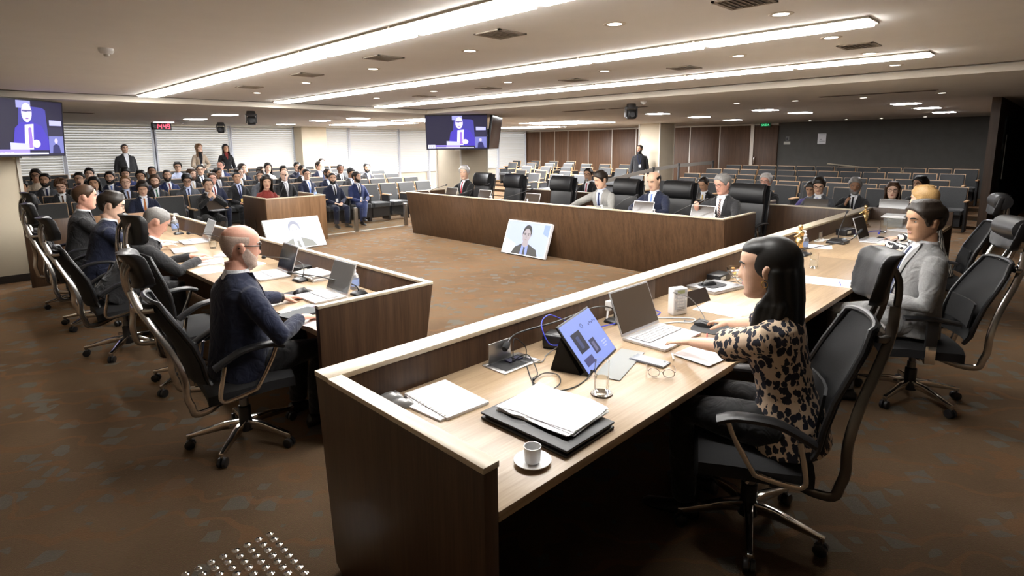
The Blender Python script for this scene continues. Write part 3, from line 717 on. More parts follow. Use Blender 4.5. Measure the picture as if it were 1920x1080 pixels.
# ============================================================ leather bench chair
def leather_chair(label, loc, rz):
    t = thing('leather_armchair', label, 'chair', loc, rz, 'black leather chairs behind the central bench')
    star_base(t, rot=10)
    part('seat_cushion', MB().box((0, -.02, .45), (.52, .5, .1)), LEATHER, t, .035, seg=3)
    part('seat_shell', MB().box((0, 0, .38), (.46, .44, .04)), BLACKP, t, .01)
    rows = []
    for z, y in ((.46, .21), (.55, .20), (.68, .205), (.80, .225), (.92, .25)):
        rows.append([(x*.24, y - .035*x*x, z) for x in (-1, -.9, -.5, 0, .5, .9, 1)])
    part('back_cushion', MB().sheet(rows, .06, (0, 1, 0)), mat('grey_leather', (.03, .03, .031), .42), t, .014)
    rows = []
    for z, y in ((.90, .235), (.94, .20), (1.02, .195), (1.10, .215), (1.16, .25), (1.185, .29)):
        rows.append([(x*.245, y - .04*x*x, z) for x in (-1, -.92, -.5, 0, .5, .92, 1)])
    part('head_cushion', MB().sheet(rows, .085, (0, 1, -.1)), LEATHER, t, .02)
    rows = []
    for z, y in ((.40, .27), (.55, .285), (.75, .30), (.95, .345), (1.15, .385)):
        rows.append([(x*.25, y - .02*x*x, z) for x in (-1, -.6, 0, .6, 1)])
    part('back_shell', MB().sheet(rows, .02, (0, 1, 0)), BLACKP, t)
    for s in (-1, 1):
        part('back_strut', MB().tube(smoothpath([(s*.25, .30, .45), (s*.26, .31, .7), (s*.26, .36, .98), (s*.26, .38, 1.08)], 3), .012, 8), BLACKP, t)
        part('armrest', MB().tube(smoothpath([(s*.3, -.2, .62), (s*.305, 0, .645), (s*.3, .2, .63)], 3), [(.018, .033)]*7, 10, sq=.8), LEATHER, t)
        part('arm_support', MB().tube(smoothpath([(s*.22, -.05, .39), (s*.3, -.08, .45), (s*.3, -.12, .62)], 3), .014, 8), CHROME, t)
    return t
for y, l in ((9.02, 'leather chair of the white haired man with the red tie'), (8.1, 'empty black leather chair nearest the white haired man with the red tie'),
             (6.82, 'empty black leather chair left of the man in the light grey suit'), (5.42, 'leather chair behind the man in the light grey suit'),
             (4.45, 'leather chair behind the bald man in the navy suit'), (3.36, 'leather chair behind the man with the striped tie')):
    leather_chair(l, (7.95, y, 0), -90 + rnd.uniform(-4, 4))

# ============================================================ public seats
def make_seat():
    t = thing('auditorium_seat', 'seat', 'seat', (0, 0, 0), 0)
    rows = [[(x*.225, .20 + (z-.44)*.28 - .012*x*x, z) for x in (-1, -.93, 0, .93, 1)] for z in (.44, .47, .64, .82, .85)]
    part('back_cushion', MB().sheet(rows, .045, (0, 1, 0)), GREYF, t, .01, seg=1)
    rows = [[(x*.238, .25 + (z-.44)*.28 - .012*x*x, z) for x in (-1, 0, 1)] for z in (.36, .62, .859)]
    part('back_shell', MB().sheet(rows, .018, (0, 1, 0)), TANW, t)
    part('seat_cushion', MB().box((0, -.03, .40), (.45, .46, .11)), GREYF, t, .02, seg=1)
    part('seat_box', MB().box((0, 0, .235), (.43, .36, .22)), DARKB, t)
    for s in (-1, 1):
        part('armrest', MB().box((s*.268, -.04, .615), (.055, .36, .03)), TANW, t, .008, seg=1)
        part('arm_panel', MB().box((s*.268, .02, .31), (.035, .30, .58)), DARKB, t)
    return t
seat0 = make_seat(); seat_used = [False]
def seat(x, y, z, rz, label, group):
    if not seat_used[0]:
        seat_used[0] = True; o = seat0; o.location = (x, y, z); o.rotation_euler = (0, 0, math.radians(rz)); o['label'] = label; o['group'] = group; return o
    return dup(seat0, (x, y, z), rz, label, group)
# right block, facing -X
for r, (X, z, y0) in enumerate(zip(ROWX, FZ, (7.48, 7.93, 7.8, 7.68))):
    for k in range(12):
        seat(X, y0 - .52*k, z, -90, 'charcoal public seat, %s from left in right block row %s' % (ORD[k], ['one', 'two', 'three', 'four'][r]), 'right block of public seats')
for k in range(10):
    seat(12.5, 7.35 - .58*k, 0, -90, 'charcoal public seat, %s from left in the row behind the rear bench' % ORD[k], 'seats behind the rear bench')
# middle block between the pillars, facing -X (tiered platform)
MID = [(13.2, -.02, (12.42, 11.5, 10.57)), (14.3, .03, (14.07, 13.11, 12.05, 11.24, 9.3)), (15.4, .12, (14.84, 13.87, 12.91, 12.01, 11.22, 10.6)), (16.5, .20, (16.65, 15.62, 14.65, 13.72, 12.87, 12.05, 11.2)), (17.6, .24, (17.5, 16.4, 15.4, 14.5))]
for r, (X, z, ys) in enumerate(MID):
    z = max(z, 0)
    if z > .01: struct('floor', MB().bx(X-.5, WX, 10.35, WY-.2, MID[r-1][1] if r > 1 else 0, z), CARP, smooth=False)
    for k, y in enumerate(ys):
        seat(X, y, z if y > 10.4 else 0, -90, 'charcoal public seat, %s from left in middle block row %s' % (ORD[k], ['one', 'two', 'three', 'four', 'five'][r]), 'middle block of public seats')
# ============================================================ people: head surface, hair, clothes
ZT = [-.118, -.112, -.10, -.08, -.06, -.04, -.02, 0, .02, .04, .06, .08, .10, .112, .12]
WT = [.014, .034, .047, .057, .0625, .066, .069, .072, .0745, .0755, .0745, .069, .054, .036, .008]
FT = [.060, .077, .086, .085, .085, .086, .087, .088, .089, .092, .090, .081, .060, .038, .008]
BT = [-.030, -.010, .012, .040, .060, .076, .089, .097, .103, .105, .102, .093, .072, .048, .010]
def hsec(z): return np.interp(z, ZT, WT), np.interp(z, ZT, FT), np.interp(z, ZT, BT)
def hpt(z, phi, off=0.0, feat=True):
    w, f, b = hsec(z); yc = (b-f)/2; d = (f+b)/2
    c, s = math.cos(phi), math.sin(phi)
    cc = math.copysign(abs(c)**.85, c); ss = math.copysign(abs(s)**.85, s)
    x = (w+off)*ss; y = yc - (d+off)*cc
    if feat and c > 0:
        ax = abs(x)
        nz = np.interp(z, [-.048, -.040, -.030, -.022, 0, .022, .03], [0, .010, .024, .023, .013, .003, 0])
        y -= nz*math.exp(-(x/.0125)**2)
        y -= np.interp(z, [-.045, -.035, -.02, -.01], [0, .007, .006, 0])*math.exp(-((ax-.014)/.007)**2)
        y += .010*math.exp(-((ax-.032)/.014)**2 - ((z-.012)/.012)**2)
        y -= .005*math.exp(-((ax-.03)/.02)**2 - ((z-.032)/.007)**2)
        y -= .005*math.exp(-(x/.022)**2 - ((z+.057)/.010)**2)
        y += .004*math.exp(-(x/.02)**2 - ((z+.074)/.006)**2)
        y -= .005*math.exp(-(x/.02)**2 - ((z+.097)/.012)**2)
        y -= .003*math.exp(-((ax-.05)/.015)**2 - ((z+.02)/.015)**2)
    return Vector((x, y, z + (off if z > .1 else 0)))
def head_mb():
    m = MB(); zs = np.concatenate([[-.118, -.112, -.104], np.linspace(-.096, .1, 34), [.107, .113, .1175, .12]])
    m.rings([[hpt(z, 2*PI*k/44) for k in range(44)] for z in zs])
    for s in (-1, 1):
        R = Matrix.Rotation(s*.35, 3, 'Z') @ Matrix.Rotation(-.15, 3, 'X')
        m.ell((s*.078, .012, -.002), (.0085, .019, .031), 12, 9, R)
        m.ell((s*.084, .016, .012), (.007, .014, .016), 10, 7, R)
    return m
def lerp_tab(a, tab):
    """a in degrees 0 front..180 back"""
    return float(np.interp(a, [t[0] for t in tab], [t[1] for t in tab]))
HAIRLINES = {
 'short':    ([(0, .084), (25, .080), (45, .062), (62, .035), (72, -.005), (84, -.012), (90, .02), (108, .025), (120, -.02), (140, -.055), (180, -.065)], .013),
 'full':     ([(0, .080), (25, .076), (45, .058), (62, .030), (72, -.015), (84, -.02), (90, .02), (108, .025), (120, -.03), (140, -.06), (180, -.07)], .018),
 'receding': ([(0, .092), (20, .096), (40, .088), (58, .045), (72, .0), (84, -.015), (90, .02), (108, .025), (120, -.02), (140, -.055), (180, -.065)], .010),
 'ring':     ([(0, .2), (60, .2), (75, .03), (84, -.01), (90, .02), (108, .025), (120, -.02), (140, -.055), (180, -.06)], .006),
 'ringthin': ([(0, .2), (55, .2), (72, .04), (84, -.01), (90, .02), (108, .025), (120, -.02), (140, -.055), (180, -.06)], .0035),
 'crop':     ([(0, .086), (25, .084), (45, .062), (62, .040), (72, .0), (84, -.005), (90, .02), (108, .025), (120, -.02), (140, -.05), (180, -.06)], .006),
 'woman':    ([(0, .080), (20, .074), (40, .058), (58, .030), (72, .0), (84, -.02), (95, -.05), (120, -.09), (180, -.1)], .018),
}
HCACHE = {}
def hair_mesh(style, seed=0, lump=0.0):
    key = (style, seed, lump)
    if key in HCACHE: return HCACHE[key]
    tab, th = HAIRLINES[style]; rg = random.Random(seed)
    cap_top = .062 if style.startswith('ring') else 1
    zs = list(np.linspace(-.105, .1, 36)) + [.106, .111, .115, .118, .12]
    n = 48; rows = []
    ph = [rg.uniform(0, 6.28) for _ in range(6)]
    for z in zs:
        row = []
        for k in range(n):
            phi = 2*PI*k/n; a = abs(((math.degrees(phi)+180) % 360)-180)
            d = z - lerp_tab(a, tab)
            if cap_top < 1: d = min(d, cap_top - z)
            f = max(-1, min(1, d/.022)); f = f if f < 0 else 1-(1-f)**2
            o = th*f if f > 0 else f*.012
            if f > .2 and lump:
                o += lump*(math.sin(z*130+ph[0]+3*math.sin(phi*5+ph[1]))*math.sin(phi*9+ph[2]+z*60))
            if f > 0 and not lump: o += th*.05*math.sin(phi*17+ph[3]+4*math.sin(z*40))
            row.append((hpt(z, phi, o, False), f))
        rows.append(row)
    m = MB(); vs = [p for r in rows for p, f in r]; fs = []
    for i in range(len(zs)-1):
        for k in range(n):
            q = (i*n+k, i*n+(k+1) % n, (i+1)*n+(k+1) % n, (i+1)*n+k)
            if max(rows[i][k][1], rows[i][(k+1) % n][1], rows[i+1][k][1], rows[i+1][(k+1) % n][1]) > -.15: fs.append(q)
    if cap_top == 1: fs.append(tuple((len(zs)-1)*n + k for k in range(n)))
    m.add(vs, fs); me = m.mesh('hair', recalc=False); HCACHE[key] = me
    return me
def longhair_mesh(length=.30, width=.095, wave=.0, seed=1, part_='woman'):
    key = ('long', length, width, wave, seed)
    if key in HCACHE: return HCACHE[key]
    rg = random.Random(seed); m = MB(); n = 30
    # curtain from temples round the back
    rows = []
    for i in range(14):
        u = i/13; z = .05 - u*(length+.05); row = []
        for k in range(n):
            a = math.radians(62 + (298-62)*k/(n-1))
            w, f, b = hsec(max(z, -.03)); x = (w+.02)*math.sin(a); y = -(.085)*math.cos(a)
            y = y if y < 0 else y/.085*(b+.02)
            k2 = 1 + .25*u
            wv = wave*math.sin(u*11+k*.9+seed)*u
            x = x*(width/.095)*k2 + wv; y = y*(1-.12*u) + wv*.6 + (.0 if u < .5 else (u-.5)*.02)
            row.append(Vector((x, y, z)))
        rows.append(row)
    # outer + inner
    A = [p for r in rows for p in r]
    inner = [Vector((p.x*.86, p.y*.86, p.z)) for p in A]
    o = len(A); fs = []
    for i in range(13):
        for k in range(n-1):
            q = (i*n+k, i*n+k+1, (i+1)*n+k+1, (i+1)*n+k); fs.append(q); fs.append(tuple(o+j for j in reversed(q)))
    for i in range(13):
        for k, fl in ((0, 0), (n-1, 1)):
            q = (i*n+k, (i+1)*n+k, o+(i+1)*n+k, o+i*n+k); fs.append(q)
    for k in range(n-1): fs.append((13*n+k, 13*n+k+1, o+13*n+k+1, o+13*n+k))
    m.add(A+inner, fs)
    me = m.mesh('hair_length'); HCACHE[key] = me
    return me
def beard_mesh(style):
    key = ('beard', style)
    if key in HCACHE: return HCACHE[key]
    m = MB(); rows = []; zs = np.linspace(-.125, .0, 22); n = 41
    for z in zs:
        row = []
        for k in range(n):
            a = -95+190*k/(n-1); aa = abs(a)
            if style in ('full', 'stubble'): top = np.interp(aa, [0, 8, 16, 30, 60, 78, 95], [-.042, -.042, -.036, -.05, -.03, .0, .0])
            else: top = np.interp(aa, [0, 8, 16, 24, 30], [-.042, -.042, -.04, -.07, -.2])
            d = top - z
            if style in ('full', 'stubble') and aa < 15 and -.066 < z < -.050: d = -.01
            if style == 'goatee' and aa < 15 and -.066 < z < -.050: d = -.01
            f = max(-1, min(1, d/.012)); o = (.003 if style == 'stubble' else .007)*f
            p = hpt(max(z, -.116), math.radians(a), o)
            if z < -.116: p.z = z
            row.append((p, f))
        rows.append(row)
    vs = [p for r in rows for p, f in r]; fs = []
    for i in range(len(zs)-1):
        for k in range(n-1):
            if max(rows[i][k][1], rows[i][k+1][1], rows[i+1][k][1], rows[i+1][k+1][1]) > -.2: fs.append((i*n+k, i*n+k+1, (i+1)*n+k+1, (i+1)*n+k))
    m.add(vs, fs); me = m.mesh('beard'); HCACHE[key] = me
    return me
def shared(key, fn):
    if key not in HCACHE: HCACHE[key] = fn()
    return HCACHE[key]
def eye_mesh(): return MB().ell((0, 0, 0), (.0125, .0115, .0095), 12, 8).mesh('eye')
def iris_mesh(): return MB().ell((0, -.0078, -.0003), (.0055, .0045, .0055), 10, 6).mesh('iris')
def brow_mesh(s):
    m = MB(); pts = [hpt(z, math.asin(min(1, x/.075))*s, .001) for x, z in ((.010, .028), (.022, .0335), (.036, .035), (.050, .029))]
    return m.tube(pts, [(.0032, .0032), (.0045, .0036), (.004, .0034), (.002, .002)], 6).mesh('eyebrow')
def lips_mesh():
    m = MB(); m.ell((0, -.0862, -.0545), (.022, .0065, .0042), 14, 6); m.ell((0, -.0858, -.0615), (.019, .007, .0052), 14, 6); return m.mesh('lips')
def glasses_mesh(th=.0022, round_=False):
    m = MB()
    for s in (-1, 1):
        pts = []
        for k in range(17):
            a = 2*PI*k/16; e = .9 if round_ else .6
            c, q = math.cos(a), math.sin(a)
            pts.append((s*.034 + .025*math.copysign(abs(c)**e, c), -.098 + .012*(abs(s*.034 + .025*c)/.06)**2, .010 + .019*math.copysign(abs(q)**e, q)))
        m.tube(pts, th, 6)
        m.tube(smoothpath([(s*.059, -.087, .016), (s*.079, -.04, .016), (s*.083, .008, .014), (s*.082, .03, -.004)], 3), th, 6)
    m.tube([(-.010, -.099, .014), (0, -.102, .017), (.010, -.099, .014)], th, 6)
    return m.mesh('glasses')
SKINS = {'fair': (.72, .47, .35), 'light': (.64, .40, .28), 'tan': (.50, .29, .18), 'brown': (.29, .15, .085), 'dark': (.14, .068, .04), 'ruddy': (.66, .35, .26)}
def skin(n): return mat('skin_'+n, SKINS[n], .5, spec=.35, noise=.05, nscale=60)
HAIRC = {'black': (.008, .007, .006), 'dark': (.018, .012, .008), 'brown': (.055, .028, .014), 'chestnut': (.10, .045, .02), 'blond': (.36, .22, .09), 'grey': (.20, .19, .18), 'stubble': (.50, .38, .32), 'white': (.50, .48, .46), 'sandy': (.19, .10, .045)}
def hairm(n): return mat('hair_'+n, HAIRC[n], .45, spec=.35, noise=.25, nscale=160)
CLOTH = {'black': (.010, .010, .011), 'charcoal': (.028, .028, .030), 'navy': (.012, .016, .038), 'blue': (.022, .035, .11), 'grey': (.075, .08, .09), 'midgrey': (.20, .20, .20), 'lightgrey': (.27, .265, .25), 'white': (.78, .80, .84), 'paleblue': (.50, .56, .74), 'lavender': (.45, .45, .66), 'beige': (.45, .36, .27), 'red': (.45, .02, .04), 'wine': (.20, .03, .025), 'darkblue': (.012, .02, .07), 'sky': (.13, .22, .55), 'brown': (.09, .04, .02), 'green': (.03, .13, .07), 'yellow': (.60, .42, .10), 'orange': (.45, .16, .05), 'teal': (.01, .10, .12), 'silver': (.35, .36, .38), 'purple': (.12, .10, .30), 'cream': (.65, .55, .42)}
def cloth(n):
    if 'cloth_'+n in MATS: return MATS['cloth_'+n]
    m = mat('cloth_'+n, CLOTH[n], .85, noise=.12, nscale=150, sheen=.15, spec=.25)
    nt = m.node_tree; b = nt.nodes['Principled BSDF']; tc = nt.nodes.new('ShaderNodeTexCoord')
    nz = nt.nodes.new('ShaderNodeTexNoise'); nz.inputs['Scale'].default_value = 11; nz.inputs['Detail'].default_value = 2; nz.inputs['Distortion'].default_value = 1.2
    bp = nt.nodes.new('ShaderNodeBump'); bp.inputs['Strength'].default_value = .55; bp.inputs['Distance'].default_value = .03
    nt.links.new(tc.outputs['Object'], nz.inputs['Vector']); nt.links.new(nz.outputs['Fac'], bp.inputs['Height']); nt.links.new(bp.outputs[0], b.inputs['Normal'])
    return m

def V(*a): return Vector(a)
def ik(S_, W_, a, b, pole):
    d = W_-S_; L = d.length; L2 = min(L, (a+b)*.995)
    if L > L2: W_ = S_ + d.normalized()*L2
    d = (W_-S_); L = d.length; u = d/L
    x = (a*a - b*b + L*L)/(2*L); hh = math.sqrt(max(a*a - x*x, 0))
    p = Vector(pole); p = (p - u*p.dot(u)); p.normalize()
    return S_ + u*x + p*hh, W_
def hand(m, W_, d, n, thumb, curl=.35, spread=.10, s=1.0, fist=False):
    """W wrist, d pointing dir, n back-of-hand normal, thumb = +1/-1 side along d x n"""
    d = Vector(d).normalized(); n = Vector(n); n = (n - d*n.dot(d)).normalized(); w = d.cross(n)*thumb
    rs = []
    for t_, hw, hh, o in ((-.02, .027, .021, 0), (.01, .030, .019, 0), (.045, .041, .017, .002), (.08, .043, .015, .0), (.097, .040, .012, -.002)):
        c = W_ + d*t_*s + n*o
        rs.append([c + w*(hw*s*math.cos(a)) + n*(hh*s*math.sin(a)) for a in np.linspace(0, 2*PI, 12, endpoint=False)])
    m.rings(rs)
    base = W_ + d*.088*s
    for i, (off, L, r) in enumerate(((.031, .074, .0088), (.0105, .083, .0092), (-.0105, .077, .0088), (-.030, .060, .0078))):
        p = base + w*off*s; dd = (d + w*(off*spread*10)*.3).normalized(); c = curl*(1+.12*i)
        pts = [p - dd*.02*s, p]; a = c*.5
        for f_ in (.42, .31, .27):
            v = (dd*math.cos(a) - n*math.sin(a)); p = p + v*(L*f_*s); pts.append(p); a += c*.8
        m.tube(pts, [r*s, r*1.02*s, r*.95*s, r*.86*s, r*.6*s], 8)
    p = W_ + d*.022*s + w*.026*s - n*.004
    dd = (d*.72 + w*.66 - n*(.22+curl*.35)).normalized(); dd2 = (d*.9 + w*.30 - n*(.3+curl*.4)).normalized()
    m.tube([p - dd*.02, p, p + dd*.042*s, p + dd*.042*s + dd2*.032*s, p + dd*.042*s + dd2*.056*s], [.014*s, .014*s, .0115*s, .0105*s, .007*s], 8)
def ringf(c, rx, ry, ux, uy, n=20, e=.85):
    out = []
    for k in range(n):
        a = 2*PI*k/n; ca, sa = math.cos(a), math.sin(a)
        out.append(c + ux*(rx*math.copysign(abs(ca)**e, ca)) + uy*(ry*math.copysign(abs(sa)**e, sa)))
    return out
class Fig:
    """geometry of one pose (local: front -Y, origin floor below the hips)"""
    def __init__(s, seated=True, seat=.45, lean=4, turn=0, head=(0, 0, 0), aL=None, aR=None, legs='sit', build=1.0, female=False, voxel=.011, hs=1.06, neck_fwd=.03, headoff=(0, 0, 0), hands=(None, None), side=0, jv=None, jlen=.10, skirt=False, bulk=1.0, twist=0):
        s.fem = female
        W = .90*build if female else build
        hz = (seat+.085) if seated else .93
        s.Hc = V(0, 0, hz); a = math.radians(lean); sd = math.radians(side)
        s.u = V(math.sin(sd), -math.sin(a)*math.cos(sd), math.cos(a)*math.cos(sd)).normalized()
        tw = math.radians(twist)
        s.r = V(math.cos(tw), math.sin(tw), 0); s.r = (s.r - s.u*s.r.dot(s.u)).normalized()
        s.f = s.r.cross(s.u)*1.0     # forward
        if s.f.y > 0: s.f = -s.f
        up, r, f = s.u, s.r, s.f
        def C(t, o=0): return s.Hc + up*t + f*o
        s.C = C
        N = C(.505, 0)
        s.N = N
        yaw, pit, rol = head
        s.Rh = Matrix.Rotation(math.radians(yaw), 3, 'Z') @ Matrix.Rotation(math.radians(pit), 3, 'X') @ Matrix.Rotation(math.radians(rol), 3, 'Y')
        hc = N + up*.03 + V(0, -neck_fwd, .108*hs) + Vector(headoff)
        s.hc = hc; s.hs = hs
        s.Mh = Matrix.Translation(hc) @ s.Rh.to_4x4() @ Matrix.Scale(hs, 4)
        body = MB(); jk = MB(); tr = MB()
        b = W
        body.rings([ringf(C(t), rx*b*(.86 if female else 1), ry*(.86 if female else 1), r, f) for t, rx, ry in ((-.07, .12, .09), (0, .145, .10), (.12, .135, .095), (.22, .135, .095), (.34, .155, .105), (.42, .155, .095), (.47, .10, .07), (.50, .06, .055))])
        nb = hc + s.Rh @ V(0, .025, -.075)*hs
        nr = .048 if female else .056
        body.tube([C(.44), N, (N+nb)/2, nb], [nr*1.5, nr*1.08, nr, nr*1.02], 18)
        hm = head_mb(); hm.xf(s.Mh); body.add(hm.v, hm.f)
        k = bulk
        if female: prof = ((-jlen, .182, .155, 0), (0, .176, .145, 0), (.12, .142, .112, 0), (.20, .138, .11, .003), (.30, .155, .12, .018), (.36, .16, .115, .012), (.41, .152, .10, 0), (.445, .122, .08, 0), (.475, .088, .066, 0), (.495, .066, .056, 0))
        else: prof = ((-jlen, .178*k, .15*k, 0), (0, .176*k, .145*k, .005), (.12, .168*k, .135*k, .01), (.22, .17*k, .13*k, .008), (.33, .185, .13, .004), (.39, .188, .12, 0), (.425, .172, .105, 0), (.455, .138, .09, 0), (.485, .098, .075, 0), (.512, .070, .064, 0))
        jk.rings([ringf(C(t, o), rx*b, ry, r, f, 24) for t, rx, ry, o in prof])
        s.sh = {}
        UA, FA = .285, .25
        for sx, arm in ((1, aL), (-1, aR)):
            S_ = C(.392) + r*(sx*(.152 if female else .168)*b)
            if arm is None: arm = dict(w=(sx*.12, -.30, hz+.10), pole=(sx*.7, .5, -.6))
            Wp = Vector(arm['w']); El, Wp = ik(S_, Wp, UA, FA, arm.get('pole', (sx*.7, .5, -.6)))
            s.sh[sx] = (S_, El, Wp)
            fr = .92 if female else 1
            body.tube([C(.40) + r*(sx*.10), S_, (S_*.5+El*.5), El, El*.6+Wp*.4, Wp], [.05*fr, .05*fr, .045*fr, .037*fr, .036*fr, .026*fr], 12)
            hd = Vector(arm['d']) if 'd' in arm else (Wp-El).normalized()
            hand(body, Wp, hd, arm.get('n', (0, -.2, 1)), arm.get('th', sx), arm.get('curl', .3), s=(.92 if female else 1.0)*arm.get('hs', 1))
            if arm.get('short'):   # short sleeve to above the elbow
                e = S_*.12 + El*.88
                jk.tube([C(.40) + r*(sx*.11), S_, S_*.6+El*.4, e], [.058, .062, .068, .078], 14)
            else:
                cuff = Wp - (Wp-El).normalized()*.012
                jk.tube([C(.385) + r*(sx*.09), S_ - up*.004, S_*.75+El*.25, S_*.4+El*.6, El, El*.55+cuff*.45, cuff], [.068, .066, .066, .060, .056, .050, .042], 14)
        # legs
        s.feet = []
        for sx in (1, -1):
            hip = s.Hc + V(sx*.09, 0, -.02)
            if not seated:
                kn = V(sx*.09, -.02, .50); an = V(sx*.09, .02, .09); fd = V(sx*.15, -1, 0)
            elif legs == 'cross' and sx == 1:
                kn = V(-.04, -.42, seat+.13); an = V(-.20, -.62, .20); fd = V(-.3, -1, .2)
            else:
                kn = V(sx*.13, -.43, seat+.055); an = V(sx*.13, -.40 if legs != 'out' else -.62, .09); fd = V(sx*.12, -1, 0)
            body.tube([hip, hip*.5+kn*.5, kn, kn*.55+an*.45, an], [.07, .062, .048, .047, .034], 12)
            w_ = 1.0
            tr.tube([s.Hc + V(sx*.05, .02, -.01), hip, hip*.5+kn*.5, kn, kn*.55+an*.45, an + V(0, 0, .0)], [.10, .10*w_, .092, .074, .066, .056], 14)
            s.feet.append((an, fd.normalized()))
        tr.rings([ringf(s.Hc + V(0, 0, z), rx*b, ry, V(1, 0, 0), V(0, -1, 0)) for z, rx, ry in (((-.10, .12, .10), (-.04, .14, .115), (.0, .13, .105), (.04, .10, .08)) if female else ((-.10, .13, .11), (-.03, .165, .135), (.06, .16, .125), (.12, .145, .11)))])
        s.body = fuse(body, voxel, 2, 'body')
        s.jacket = fuse(jk, jv or voxel*1.15, 4, 'jacket')
        s.trousers = fuse(tr, max(voxel*1.2, .012), 3, 'trousers')
        s.bvh = BVHTree.FromPolygons([v.co for v in s.jacket.vertices], [tuple(p.vertices) for p in s.jacket.polygons])
        s.cache = {}
    def onchest(s, x, t, off):
        o = s.C(t) + s.r*x + s.f*.6
        hit = s.bvh.ray_cast(o, -s.f, 1.0)
        if hit[0] is None: return s.C(t) + s.r*x + s.f*.06
        return hit[0] + s.f*off
    def strip_(s, key, rows, off, name, th=.0):
        if key not in s.cache:
            pts = [[s.onchest(x, t, off) for x in xs] for t, xs in rows]
            s.cache[key] = MB().sheet(pts, .004, -s.f).mesh(name) if th else MB().sheet(pts, .003, -s.f).mesh(name)
        return s.cache[key]
    def shirt(s, depth=.16):
        rows = []
        for i in range(9):
            u = i/8; t = .505 + (depth-.505)*u; hw = .060*(1-u)**.85+.004
            rows.append((t, [hw*q for q in (-1, -.5, 0, .5, 1)]))
        return s.strip_(('shirt', depth), rows, .004, 'shirt_front')
    def tie(s, depth=.15, w=1.0):
        rows = []
        for i in range(10):
            u = i/9; t = .478 + (depth-.478)*u
            hw = float(np.interp(u, [0, .06, .1, .9, 1], [.017, .015, .011, .026, .02]))*w
            rows.append((t, [hw*q for q in (-1, 0, 1)]))
        return s.strip_(('tie', depth, w), rows, .010, 'tie')
    def lapel(s, sx, depth=.16):
        rows = []
        for i in range(9):
            u = i/8; t = .510 + (depth-.510)*u; hw = .060*(1-u)**.85+.003
            wd = float(np.interp(u, [0, .18, .32, .34, .6, 1], [.016, .040, .058, .044, .036, .006]))
            rows.append((t, [sx*(hw+wd*q) for q in (0, .5, 1)]))
        return s.strip_(('lapel', sx, depth), rows, .010, 'lapel', 1)
    def badge(s, x=.02, t=.13):
        rows = [(t+.045, [x-.03, x, x+.03]), (t, [x-.03, x, x+.03]), (t-.04, [x-.03, x, x+.03])]
        return s.strip_(('badge', x, t), rows, .016, 'badge')
    def lanyard(s):
        if 'lan' not in s.cache:
            m = MB()
            for sx in (-1, 1):
                m.tube([s.onchest(sx*.055, .47, .014), s.onchest(sx*.05, .38, .016), s.onchest(sx*.032, .27, .016), s.onchest(.01, .17, .017)], .005, 6)
            s.cache['lan'] = m.mesh('lanyard')
        return s.cache['lan']
    def collar(s):
        if 'col' not in s.cache:
            m = MB(); ax = (s.hc - s.N).normalized()*.5 + s.u*.5
            rs = []
            for h_, rr in ((-.03, .080), (.0, .069), (.022, .0635), (.022, .0585), (-.02, .06)):
                rs.append([s.N + s.u*h_ + s.r*(rr*math.cos(a)*(.88 if s.fem else 1)) + s.f*(rr*math.sin(a)*1.04 + .002) for a in np.linspace(0, 2*PI, 22, endpoint=False)])
            m.rings(rs, cap=False); s.cache['col'] = m.mesh('shirt_collar')
        return s.cache['col']
    def shoe(s, i):
        if ('shoe', i) not in s.cache:
            an, fd = s.feet[i]; w = fd.cross(V(0, 0, 1)).normalized(); up = w.cross(fd).normalized()
            rs = []
            for t_, hw, zt in ((-.07, .025, .06), (-.055, .036, .085), (0, .04, .09), (.07, .043, .06), (.13, .045, .045), (.18, .036, .035), (.20, .018, .022)):
                c = V(an.x, an.y, an.z-.09) + fd*t_
                rs.append([c + w*(hw*math.cos(a)) + up*(zt*.5 + zt*.5*math.sin(a)*(1 if math.sin(a) > 0 else 1)) for a in np.linspace(0, 2*PI, 12, endpoint=False)])
            s.cache[('shoe', i)] = MB().rings(rs).mesh('shoe')
        return s.cache[('shoe', i)]
